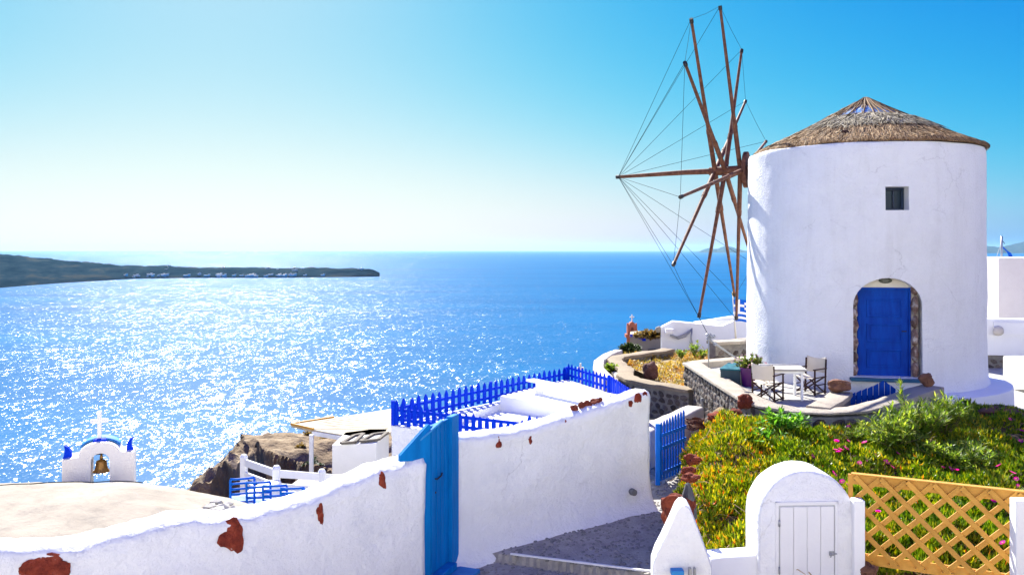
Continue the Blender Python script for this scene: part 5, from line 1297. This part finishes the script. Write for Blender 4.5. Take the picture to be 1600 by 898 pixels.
# ------------------------------------------------------------------ rocky headlands below the village
CLIFF = mat('cliff_rock', (.10, .065, .035), (.30, .22, .13), .30, .95, 1.0, 1.6, .5, stops=[(.28, (.12, .08, .045)), (.48, (.23, .16, .09)), (.66, (.37, .28, .17))])
def headland(name, fn, x0, x1, y0, y1, nx, ny, m):
    mb = MB(); vs = []
    for i in range(nx + 1):
        for j in range(ny + 1):
            x = x0 + (x1 - x0) * i / nx; y = y0 + (y1 - y0) * j / ny; vs.append((x, y, fn(x, y)))
    mb.add(vs, [(i * (ny + 1) + j, (i + 1) * (ny + 1) + j, (i + 1) * (ny + 1) + j + 1, i * (ny + 1) + j + 1) for i in range(nx) for j in range(ny)])
    o = mb.build(name, m, smooth=True, angle=38); tag(o, kind='structure'); return o
def smooth(a, b, x): t = min(1, max(0, (x - a) / (b - a))); return t * t * (3 - 2 * t)
def main_cliff(x, y):
    # a flat-topped spur: its dark wall faces the village, a shaded hollow lies behind the wall's right end
    k = fbm(Vector((x * .12, y * .12, 3)), 5); k2 = fbm(Vector((x * .5, y * .5, 7)), 4)
    sd_ = (x + 28.3) * .80 + (y - 90) * .60 + .7 * k2 + .5 * k
    b = x + .317 * y + .5 * k2 + .4 * k
    inside = smooth(-1.0, .25, sd_) * smooth(-.9, .4, b) * (1 - smooth(100, 106, y + 2 * k))
    top = -20.1 + (90 - y) * .085 - .05 * max(0, y - 92) + .45 * k + .4 * k2
    hol = math.exp(-(((x + 17.6) / 4.6) ** 4) - (((y - 80.5) / 4.8) ** 4)) * smooth(.2, 2.0, sd_)
    top -= 4.2 * hol * (1 + .2 * k2)
    top -= .9 * smooth(84, 85.2, y + 1.5 * k) * smooth(-21, -19, x) * (1 - smooth(88, 90, y))
    base = -25.5 + 1.2 * k2 - .35 * max(0, y - 74)
    if x < -29: base = -112
    return max(-112, base + (top - base) * inside)
headland('rocky_spur', main_cliff, -34, -4, 58, 112, 150, 150, CLIFF)
def low_spur(x, y):
    k = fbm(Vector((x * .15, y * .15, 9)), 5); k2 = fbm(Vector((x * .6, y * .6, 2)), 4)
    r_ = smooth(-27.5, -22.5, x + .8 * k2)
    z = -20.0 + 2.6 * r_ + .6 * k + .7 * k2
    ed = smooth(-28.8, -26.8, x + .8 * k) * (1 - smooth(-22.6, -20.8, x + .6 * k)) * (1 - smooth(80, 86, y + 2 * k)) * smooth(58, 66, y)
    return max(-112, -70 + (z + 70) * ed)
headland('rocky_spur', low_spur, -40, -14, 54, 92, 120, 110, CLIFF)
rnd = random.Random(51)
for k in range(20):
    px, py, d = rnd.uniform(455, 520), rnd.uniform(712, 748), 0
    x = rnd.uniform(-21.5, -13.5); y = rnd.uniform(76.5, 84); z = main_cliff(x, y)
    s = rnd.uniform(.5, 1.2)
    shrub('cliff_shrub', (x, y, z - .1), (s, s, s * .8), 26, 12, .35, .22, LEAF_D, 500 + k, 'dark green scrub bush in the shaded hollow of the brown cliff', 'shrub', 0, 'scrub bushes on the cliff', .02)
for k, (x, y, s) in enumerate(((-24.0, 83, .8), (-23.2, 80, .7), (-20, 94, 1.2), (-17.5, 95, 1.0), (-22.5, 96, .9), (-21.5, 88, .6))):
    shrub('cliff_shrub', (x, y, main_cliff(x, y) - .1), (s, s, s * .7), 26, 12, .3, .2, OCH if k > 1 else LEAF_O, 540 + k, 'low dry bush on the sunlit flat top of the brown cliff', 'shrub', 0, 'dry bushes on the cliff top', .02)
# ------------------------------------------------------------------ garden of ice plants
def left_edge(y): return interp(y, [(9.4, 2.35), (10.2, 2.15), (11, 2.1), (12.5, 2.45), (14, 2.85), (15.5, 3.2), (17, 3.7)])
def wall_front(x): return interp(x, [(3.0, 17.0), (3.9, 16.6), (4.3, 15.6), (4.66, 15.3), (5.0, 15.0), (5.5, 14.9), (6.1, 15.0), (6.75, 15.45), (7.4, 16.0), (8.3, 16.75), (8.7, 17.3), (11, 17.6), (14, 17.6)])
def gz(x, y):
    e = x - left_edge(y)
    y_ = min(y, 14.9) - max(0, y - 15.2) * .5 * (1 - smooth(4.5, 6, x))
    z = -3.66 + .085 * (y_ - 9.6) - .10 * smooth(8, 11, x) * (y - 9.6) * .3
    z += .10 * math.exp(-((x - 3.6) / 1.0) ** 2 - ((y - 13.6) / 1.6) ** 2) * 1.5
    z += .07 * fbm(Vector((x * .9, y * .9, 4)), 3)
    z += .24 * max(0, nz(x * 1.7, y * 1.5, 31)) + .09 * max(0, nz(x * 3.6, y * 3.2, 37)) - .13 * max(0, -nz(x * 1.7, y * 1.5, 31))
    z -= .85 * (1 - smooth(-.15, .85, e)) ** 2 * .8
    return z
mb = MB(); nx, ny = 190, 150; vs = []
for j in range(ny + 1):
    y = 9.55 + 8.2 * j / ny
    for i in range(nx + 1):
        x0 = left_edge(y) - .15; x = x0 + (15.5 - x0) * (i / nx) ** 1.25; vs.append((x, y, gz(x, y)))
for j in range(ny):
    for i in range(nx):
        a = j * (nx + 1) + i; mb.f.append((a, a + 1, a + nx + 2, a + nx + 1)); mb.m.append(0)
# earth bank down to the lane on the left and to the front
n0 = len(vs)
for j in range(ny + 1):
    y = 9.55 + 8.2 * j / ny; vs.append((left_edge(y) - .05, y, -4.7))
for j in range(ny): mb.f.append((j * (nx + 1), (j + 1) * (nx + 1), n0 + j + 1, n0 + j)); mb.m.append(0)
n1 = len(vs)
for i in range(nx + 1): vs.append((vs[i][0], 9.55, -4.7))
for i in range(nx): mb.f.append((i, i + 1, n1 + i + 1, n1 + i)); mb.m.append(0)
mb.v = [tuple(v) for v in vs]
SOIL = mat('garden_soil', (.10, .065, .035), (.30, .22, .13), 3, .95, .9, 16, .05)
o = mb.build('garden_soil', SOIL, smooth=True); tag(o, kind='structure')
LEAF_I = leaf_mat('ice_plant_leaf', [(0, (.09, .15, .008)), (.45, (.24, .32, .012)), (.8, (.44, .48, .02)), (.95, (.62, .56, .05)), (1, (.55, .16, .02))],
                  [(0, (.14, .22, .012)), (.45, (.36, .42, .02)), (.82, (.58, .52, .04)), (.95, (.66, .38, .05)), (1, (.50, .10, .02))], .55, .4, 1.1)
LEAF_I2 = leaf_mat('ice_plant_green', [(0, (.06, .13, .006)), (.5, (.17, .28, .010)), (.85, (.34, .43, .02)), (1, (.52, .52, .04))], [(0, (.08, .14, .01)), (.6, (.22, .29, .015)), (1, (.46, .40, .04))], .55, .4, 1.3)
DRYST = mat('dry_stems', (.30, .20, .10), (.50, .37, .22), 9, .9)
import array
def bare(x, y):
    b = 0.0
    for (cx, cy, r_) in ((8.6, 14.6, .75), (9.3, 13.9, .55), (9.2, 11.6, .75), (8.9, 12.6, .35)):
        b = max(b, 1 - math.hypot(x - cx, (y - cy) * .9) / r_)
    return b
def finger(mb, p, d, L, w, rnd):
    """three-sided succulent leaf, curved upward, blunt tip"""
    d = d.normalized(); s = d.cross(Vector((0, 0, 1))); s = s.normalized() if s.length > .05 else Vector((1, 0, 0)); n = s.cross(d)
    if n.z > 0: n = -n
    a = w / 2; q = p + d * L * .55 - Vector((0, 0, L * .05)); t = p + (d + Vector((0, 0, .25))).normalized() * L
    b = len(mb.v)
    mb.v += [tuple(p + s * a * .7), tuple(p - s * a * .7), tuple(p + n * a * .9), tuple(q + s * a), tuple(q - s * a), tuple(q + n * a * 1.1), tuple(t)]
    mb.f += [(b, b + 1, b + 4, b + 3), (b + 1, b + 2, b + 5, b + 4), (b + 2, b, b + 3, b + 5), (b + 3, b + 4, b + 6), (b + 4, b + 5, b + 6), (b + 5, b + 3, b + 6)]
    mb.m += [0] * 6
rnd = random.Random(77); mbs = [MB(), MB()]; stems = MB(); cnt = 0
while cnt < 17000:
    y = 9.65 + 7.9 * rnd.random() ** 1.15; xl = left_edge(y) - .12
    xr = min(y * .60 + .35, 13); x = xl + (xr - xl) * rnd.random()
    if y > wall_front(x) - .04: continue
    if math.hypot(x - MC.x, y - MC.y) < 3.25: continue
    bz = bare(x, y)
    if bz > 0 and rnd.random() < min(1, bz * 2.6): continue
    cl = .5 + 1.1 * nz(x * 1.9, y * 1.9, 11)           # hummocks and hollows
    if cl < .10 and rnd.random() < .7: cnt += 1; continue
    z = gz(x, y); h = .04 + .20 * max(0, min(1, cl)) * rnd.random() ** .6
    e = x - left_edge(y)
    left_zone = x < 3.2 + .25 * (y - 10) and y < 16.8
    k = 0 if (left_zone and rnd.random() < .9) or rnd.random() < .12 else 1
    p = Vector((x, y, z + h)); nl = rnd.randint(4, 7); L0 = rnd.uniform(.065, .115) * (1.1 if y < 12 else 1.0)
    lean = Vector((-.6, 0, -.1)) if e < .35 else Vector((0, 0, 0))
    for _ in range(nl): finger(mbs[k], p + rdir(rnd) * .025, rdir(rnd, .0, .95) + lean + Vector((0, 0, .35)), L0 * rnd.uniform(.7, 1.2), rnd.uniform(.017, .026), rnd)
    if rnd.random() < .16:
        q = p + Vector((rnd.uniform(-.3, .3), rnd.uniform(-.3, .3), -h)); stems.tube([p - Vector((0, 0, .02)), p.lerp(q, .5) + Vector((0, 0, .02)), q], .006, 4, cap=False)
    cnt += 1
for k in range(46):
    y = rnd.uniform(10.3, 15.6); x = left_edge(y) + .45 + rnd.random() ** 1.3 * (y * .58 - left_edge(y))
    if y > wall_front(x) - .45 or bare(x, y) > -.4 or math.hypot(x - MC.x, y - MC.y) < 3.6: continue
    q = rnd.uniform(.28, .50); left_zone = x < 3.4 + .25 * (y - 10)
    bush(mbs[0 if left_zone and rnd.random() < .7 else 1], stems, (x, y, gz(x, y)), (q, q, q * rnd.uniform(.65, .95)), 34, 20, .085, .030, 900 + k, .2, .005)
for k, m in ((0, LEAF_I), (1, LEAF_I2)):
    o = mbs[k].build('ice_plant_leaves', m); tag(o, kind='stuff')
# dry runners hanging over the bank and lying on the bare patches
for _ in range(420):
    if rnd.random() < .45: y = rnd.uniform(9.8, 13); x = left_edge(y) + rnd.uniform(-.1, .55)
    else:
        cx, cy, r_ = rnd.choice(((8.6, 14.6, .8), (9.3, 13.9, .6), (9.2, 11.6, .8), (2.9, 10.2, .5))); x, y = cx + rnd.gauss(0, r_ * .5), cy + rnd.gauss(0, r_ * .5)
    if y > wall_front(x) - .05: continue
    z = gz(x, y) + rnd.uniform(.0, .10); d = rdir(rnd, -.15, .15) * rnd.uniform(.10, .30); p = Vector((x, y, z))
    stems.tube([p, p + d * .5 + Vector((0, 0, rnd.uniform(0, .05))), p + d], [.007, .006, .003], 4, cap=False)
tag(stems.build('dry_runners', DRYST), kind='stuff')
# straw-coloured litter on the bare patches
mb = MB()
for _ in range(2600):
    cx, cy, r_ = rnd.choice(((8.6, 14.6, .8), (9.3, 13.9, .6), (9.2, 11.6, .8), (8.9, 12.6, .4))); x, y = cx + rnd.gauss(0, r_ * .45), cy + rnd.gauss(0, r_ * .45)
    if y > wall_front(x) - .05 or math.hypot(x - MC.x, y - MC.y) < 3.2: continue
    blade(mb, Vector((x, y, gz(x, y) + .01 + rnd.random() * .03)), rdir(rnd, -.1, .3), rnd.uniform(.06, .16), .012)
tag(mb.build('plant_litter', ST2), kind='stuff')
# magenta flowers
fm = MB(); rnd = random.Random(8)
for k in range(26):
    a = 2 * math.pi * k / 26; blade(fm, Vector((0, 0, 0)), Vector((math.cos(a), math.sin(a), .32 + .1 * (k % 2))), .052, .014, droop=.05)
fmesh = fm.build('flower', leaf_mat('magenta_translucent', [(0, (.62, .0, .40)), (1, (.78, .02, .58))], None, .5, .5)); CEN = MB(); CEN.rock((0, 0, .008), (.012, .012, .008), 1, .1, 1); cen = CEN.build('flower_centre', mat('flower_centre_yellow', (.7, .5, .12), (.8, .65, .25), 8, .6), fmesh, world=False)
FL = [(1233, 660), (1326, 666), (1307, 689), (1326, 689), (1313, 702), (1322, 700), (1306, 703), (1310, 706), (1270, 713), (1303, 740), (1316, 752), (1326, 759), (1351, 691), (1369, 711), (1385, 722), (1394, 729), (1355, 720), (1343, 723),
      (1382, 662), (1474, 730), (1485, 732), (1494, 734), (1578, 655), (1597, 673), (1595, 689), (1582, 738), (1588, 748), (1590, 759), (1553, 780), (1390, 777), (1372, 799), (1549, 840), (1567, 848), (1403, 708), (1561, 727)]
first = True
for px, py in FL:
    # walk along the sight line down to the plants
    best = None
    for i in range(400):
        d = 9.8 + i * .02; p = P(px, py, d)
        if p.z < gz(p.x, p.y) + .22: best = p; break
    if best is None: continue
    p = best
    if first: o = fmesh; first = False
    else: o = copy_tree(fmesh)
    o.location = p; o.rotation_euler = (R(35) + rnd.uniform(-.3, .3), rnd.uniform(-.4, .4), rnd.uniform(0, 6)); sc = rnd.uniform(.8, 1.15); o.scale = (sc, sc, sc)
    o.name = 'ice_plant_flower'; tag(o, 'magenta many-petalled flower open among the green ice plants', 'flower', 'magenta flowers on the ice plants')
# bushes standing out of the ground cover
def ground_at(x, y): return gz(x, y)
for i, (x, y, sx, sz, nst, nl, L, w, m, lab, ub) in enumerate([
    (4.55, 14.4, .55, .52, 34, 22, .15, .062, LEAF_B, 'bright green broad leaved shrub at the terrace wall corner, near the red rocks', .4),
    (4.05, 13.8, .40, .30, 26, 18, .13, .055, LEAF_B, 'smaller bright green shrub in front of the broad leaved one', .3),
    (6.5, 13.9, .66, .88, 62, 40, .16, .028, LEAF_O, 'tall oleander with narrow pale edged leaves below the blue gate', .7),
    (7.15, 14.3, .58, .75, 50, 38, .15, .028, LEAF_O, 'oleander bush with upright shoots below the boulder on the cap end', .8),
    (6.0, 13.6, .70, .6, 56, 34, .15, .028, LEAF_O, 'low spreading oleander left of the tall one', .4),
    (6.7, 13.1, .8, .45, 56, 34, .15, .030, LEAF_O, 'low oleander in front of the tall one, above the magenta flowers', .3),
    (5.75, 14.35, .42, .36, 44, 24, .08, .02, LEAF_O, 'fine leaved yellow green bush under the terrace wall', .4),
    (5.1, 14.3, .35, .25, 34, 22, .08, .02, LEAF_O, 'low fine leaved bush under the wall, right of the bright green shrubs', .3),
    (9.6, 15.5, .75, .45, 50, 26, .12, .045, LEAF_D, 'dark low bush by the foot of the round white plinth', .2),
    (10.4, 15.4, .7, .45, 44, 26, .12, .045, LEAF_D, 'dark low bush on the right edge behind the bare straw patch', .2)]):
    shrub('garden_shrub', (x, y, gz(x, y)), (sx, sx, sz), nst, nl, L, w, m, 200 + i, lab, 'shrub', ub)
# one tall shoot of the oleander
t = empty('oleander_shoot', (6.62, 14.6, gz(6.62, 14.6)), 0, 'single tall oleander shoot rising in front of the curved wall cap', 'shrub'); ml, ms = MB(), MB(); rnd = random.Random(2)
tip = Vector((-.02, .1, .98)); ms.tube([(0, 0, 0), (.05, .05, .5), tip], [.012, .009, .006], 5); ms.build('stem', STEM, t, world=False)
for k in range(64):
    tt = rnd.random() ** .45; p = Vector((0, 0, 0)).lerp(tip, tt); blade(ml, p, rdir(rnd, .0, 1.0) + Vector((0, 0, .5)), .16 * rnd.uniform(.7, 1.1), .028, droop=.15)
tag(ml.build('leaves', LEAF_O, t, world=False), kind='stuff')
# red rocks of the bank
for (px, py, d, w, h, sd, lab, m) in ((1060, 795, 10.15, 50, 52, 3, 'rough red rock behind the peaked white pier', RED), (1083, 717, 12.0, 26, 16, 4, 'red rock half buried in the hedge below the wire coil', RED), (1076, 735, 11.7, 22, 14, 6, 'small red rock in the hedge face, below another red rock', RED),
        (1078, 746, 11.4, 26, 14, 7, 'lower red rock in the hedge face above the dark pointed stone', RED), (1358, 891, 9.45, 30, 26, 9, 'dark red brown rock under the bottom rail of the lattice', BROWNROCK), (1560, 643, 16.2, 60, 16, 12, 'flat dark brown rocks at the foot of the round plinth', BROWNROCK)):
    boulder(px, py, d, w, h, sd, lab, m, name='lava_rock', cat='rock', rough=.4)
mb = MB(); c = P(1075, 782, 10.25); mb.lathe([(.0, .22), (.03, .20), (.07, .08), (.10, -.06), (.11, -.2)], 7, c); tag(mb.build('pointed_stone', mat('slate_grey_stone', (.05, .055, .06), (.11, .11, .115), 5, .9, .5, 20, .02), origin=c), 'dark grey pointed stone on the red rock behind the white pier', 'stone')

# ------------------------------------------------------------------ white pier, low wall and arched cabinet
ar = empty('arched_cabinet', (3.4, 9.5, -4.6), 0, 'white round topped masonry cabinet with a plank door and latch', 'cabinet')
c = P(1261, 898, 9.5); AM = Matrix.Translation((c.x, 9.5, -4.6)) @ Matrix.Rotation(R(3), 4, 'Z')
def az(py, d=9.5): return (390 - py) / F * d + 4.6
hw = 76 / F * 9.5
body = [(-hw, 0), (hw * 1.0, 0)]
ol = [(-hw, 0), (-hw, az(815))] ; n = 22
zt, zs = az(735), az(812)
pts = [(hw * math.cos(a), zs + (zt - zs) * math.sin(a) ** .95) for a in [math.pi * i / n for i in range(n + 1)]]
outl = [(-hw, 0), (hw, 0)] + pts
mb = MB()
dep = .50; k = len(outl); rows = []
for (y, s) in ((.0, .97), (.010, .985), (.035, 1.0), (.2, 1.002), (dep - .05, 1.0), (dep, .97)): rows.append([AM @ Vector((u * s + .012 * nz(u * 5, w * 5, y * 4), y, w * (1 - (1 - s) * .5) + .010 * nz(u * 6, w * 4, 3 + y * 3) * (w > .5))) for u, w in outl])
vs = [v for r_ in rows for v in r_]
mb.add(vs, [(i * k + j, i * k + (j + 1) % k, (i + 1) * k + (j + 1) % k, (i + 1) * k + j) for i in range(5) for j in range(k)] + [tuple(range(k))[::-1], tuple(5 * k + j for j in range(k))])
mb.build('masonry_arch', WHITE, ar, smooth=True, angle=40)
LW = plaster('white_board_paint', (.80, .80, .80), (.75, .75, .76), .12, 20, 60)
x0, x1 = (1217 - 1261) / F * 9.47, (1303 - 1261) / F * 9.47; z1 = az(791, 9.47); w4 = (x1 - x0) / 4
mb = MB()
for (u0, u1, w0, w1) in ((x0 - .05, x0 - .012, 0, z1 + .05), (x1 + .012, x1 + .05, 0, z1 + .05), (x0 - .05, x1 + .05, z1 + .012, z1 + .05)):
    a = AM @ Vector(((u0 + u1) / 2, -.008, (w0 + w1) / 2)); mb.box(a, (u1 - u0, .022, w1 - w0), M=AM.to_3x3(), bev=.005)
mb.build('door_frame', LW, ar)
mb = MB(); a = AM @ Vector(((x0 + x1) / 2, .012, z1 / 2)); mb.box(a, (x1 - x0 + .02, .03, z1 + .02), M=AM.to_3x3()); dr = mb.build('door', mat('door_gap_shade', (.52, .53, .55), None, 4, .9), ar)
for i in range(4):
    mb = MB(); a = AM @ Vector((x0 + w4 * (i + .5), -.012, z1 / 2)); mb.box(a, (w4 - .004, .022, z1 - .006), M=AM.to_3x3(), bev=.003); mb.build('plank', LW, dr)
for w in (az(815), az(888)):
    mb = MB(); a = AM @ Vector((x0 - .012, -.03, w)); mb.tube([a - Vector((0, 0, .035)), a + Vector((0, 0, .035))], .010, 8); mb.build('hinge', METAL, dr, smooth=True)
mb = MB(); a = AM @ Vector((x1 - .03, -.03, az(863))); mb.box(a, (.05, .012, .05), bev=.003); mb.tube([a + Vector((-.03, -.015, .0)), a + Vector((.05, -.015, .0))], .008, 8); mb.tube([a + Vector((-.02, -.015, 0)), a + Vector((-.02, -.035, -.02)), a + Vector((-.02, -.02, -.035))], .006, 6); mb.build('latch', METAL, dr, smooth=True, angle=40)
# shoulder wall to the left of the arch
lw_ = MB(); a, b = P(1105, 868, 9.45), P(1190, 869, 9.62); strip_wall(lw_, [(a.x, a.y + .12), (b.x, b.y + .10)], .30, -4.8, -3.37, .03); tag(lw_.build('low_white_wall', WHITE_S, origin=(2.4, 9.6, -4.6), smooth=True, angle=40), 'short low white wall between the peaked pier and the arched cabinet', 'wall')
pr = empty('white_pier', (1.85, 9.1, -4.6), 0, 'white gate pier with a steep peaked top in front of the hedge', 'pier')
d_ = 9.1; PMx = P(1066, 898, d_); PM = Matrix.Translation((PMx.x, d_, PMx.z)) @ Matrix.Rotation(R(-6), 4, 'Z')
def pq_(px, py): return ((px - 1066) / F * d_, (898 - py) / F * d_)
ol = [pq_(*p) for p in ((1019, 1060), (1113, 1060), (1112, 884), (1103, 858), (1091, 826), (1082, 803), (1076, 792), (1070, 788.5), (1064, 790), (1058, 797), (1049, 818), (1036, 846), (1026, 866), (1020, 884))]
mb = MB(); k = len(ol); rows = []
for (y, s) in ((0, .96), (.012, .99), (.04, 1.0), (.30, 1.0), (.34, .97)): rows.append([PM @ Vector((u * s, y, w - (1 - s) * .25)) for u, w in ol])
mb.add([v for r_ in rows for v in r_], [(i * k + j, i * k + (j + 1) % k, (i + 1) * k + (j + 1) % k, (i + 1) * k + j) for i in range(4) for j in range(k)] + [tuple(range(k))[::-1], tuple(4 * k + j for j in range(k))]); mb.build('pier_body', WHITE, pr, smooth=True, angle=35)
mb = MB(); q = P(1058, 893, 9.03); mb.box(q, (.13, .10, .06), bev=.008); mb.build('gate_bracket', BLUE_L, pr)
mb = MB(); q = P(1078, 895, 9.0); mb.box(q, (.03, .06, .12), bev=.004); mb.box(q + Vector((.05, 0, 0)), (.02, .06, .12), bev=.004); mb.build('gate_hinge', METAL, pr)

# ------------------------------------------------------------------ pine lattice between two white posts
la = empty('lattice_fence', (4.6, 9.3, -3.6), 0, 'varnished pine diagonal lattice panel between two white posts', 'fence')
A0, B0 = P(1333, 743, 9.62), P(1640, 772, 8.80); zt = (A0.z + B0.z) / 2; zb = zt - .98
ld = Vector((B0.x - A0.x, B0.y - A0.y, 0)); LL = ld.length; ld.normalize(); ln = Vector((ld.y, -ld.x, 0))
o0 = Vector((A0.x, A0.y, 0))
def lp_(u, z, off): q = o0 + ld * u + ln * off; return Vector((q.x, q.y, z))
rail_h = .13
mb = MB(); mb.bar(lp_(-.02, zt - .055, -.035), lp_(LL, zt - .055, -.035), .03, .11, bev=.006); mb.build('top_rail', WOOD_Y, la)
mb = MB(); mb.bar(lp_(-.02, zt + .008, -.03), lp_(LL, zt + .008, -.03), .075, .014, bev=.003); mb.build('top_cap', WOOD_Y, la)
mb = MB(); mb.bar(lp_(-.02, zb + .055, -.035), lp_(LL, zb + .055, -.035), .03, .12, bev=.006); mb.build('bottom_rail', WOOD_Y, la)
mb = MB(); mb.bar(lp_(-.03, zb, -.035), lp_(-.03, zt - .002, -.035), .034, .05, up=ld, bev=.004); mb.build('side_stile', WOOD_Y, la)
sp = .262; W_ = .054; nails = []
H_ = zt - zb - .02
for k in range(-4, 12):
    u0 = .02 + sp * k
    for kind in (0, 1):
        # clip the 45-degree slat to the panel
        za, zc = zt - .012, zb + .02; ua, uc = (u0, u0 + H_) if kind == 0 else (u0, u0 - H_)
        pts = [(ua, za), (uc, zc)]
        (ua, za), (uc, zc) = pts
        def clip(u, z, u2, z2, lim, gt):
            t = (lim - u) / (u2 - u); return (lim, z + (z2 - z) * t)
        if kind == 1: ua += .0
        lo, hi = .0, LL
        if max(ua, uc) < lo + .08 or min(ua, uc) > hi - .08: continue
        if ua < lo: ua, za = clip(ua, za, uc, zc, lo, 0)
        if uc < lo: uc, zc = clip(uc, zc, ua, za, lo, 0)
        if ua > hi: ua, za = clip(ua, za, uc, zc, hi, 0)
        if uc > hi: uc, zc = clip(uc, zc, ua, za, hi, 0)
        if abs(za - zc) < .08: continue
        off = .010 if kind == 0 else -.008
        mb = MB(); a, b = lp_(ua, za, off), lp_(uc, zc, off); mb.bar(a, b, .016, W_, up=ln.cross((b - a).normalized()) , bev=.003)
        mb.build('slat', WOOD_Y, la); nails += [(ua, za), (uc, zc)]
mb = MB()
for u, z in nails:
    z_ = min(max(z, zb + .05), zt - .05); u_ = min(max(u, .02), LL - .02); q = lp_(u_, z_, .016); mb.rock(q, (.006, .006, .006), 1, 0, 1)
tag(mb.build('nails', DARKM, la), kind='stuff')
for k, (px, d, zt_, lab) in enumerate(((1340, 9.50, None, 'square white post at the left end of the pine lattice'), (1600, 8.72, None, 'square white post at the right end of the pine lattice, at the picture edge'))):
    c = P(px, 779, d); mb = MB(); w_ = .12 if k == 0 else .24
    mb.box((c.x + (.0 if k == 0 else .01), c.y, (c.z - 4.8) / 2), (w_, .14, c.z + 4.8), bev=.012, rz=R(-4)); 
    tag(mb.build('white_post', WHITE_S, origin=(c.x, c.y, -4.7)), lab, 'post')
mb = MB(); a, b = P(1350, 905, 9.5), P(1640, 905, 8.7); strip_wall(mb, [(a.x, a.y + .05), (b.x, b.y + .05)], .24, -4.8, -3.66, .02); tag(mb.build('low_white_wall', WHITE_S, origin=(4.6, 9.3, -4.7), smooth=True, angle=40), 'low white kerb wall under the pine lattice', 'wall')
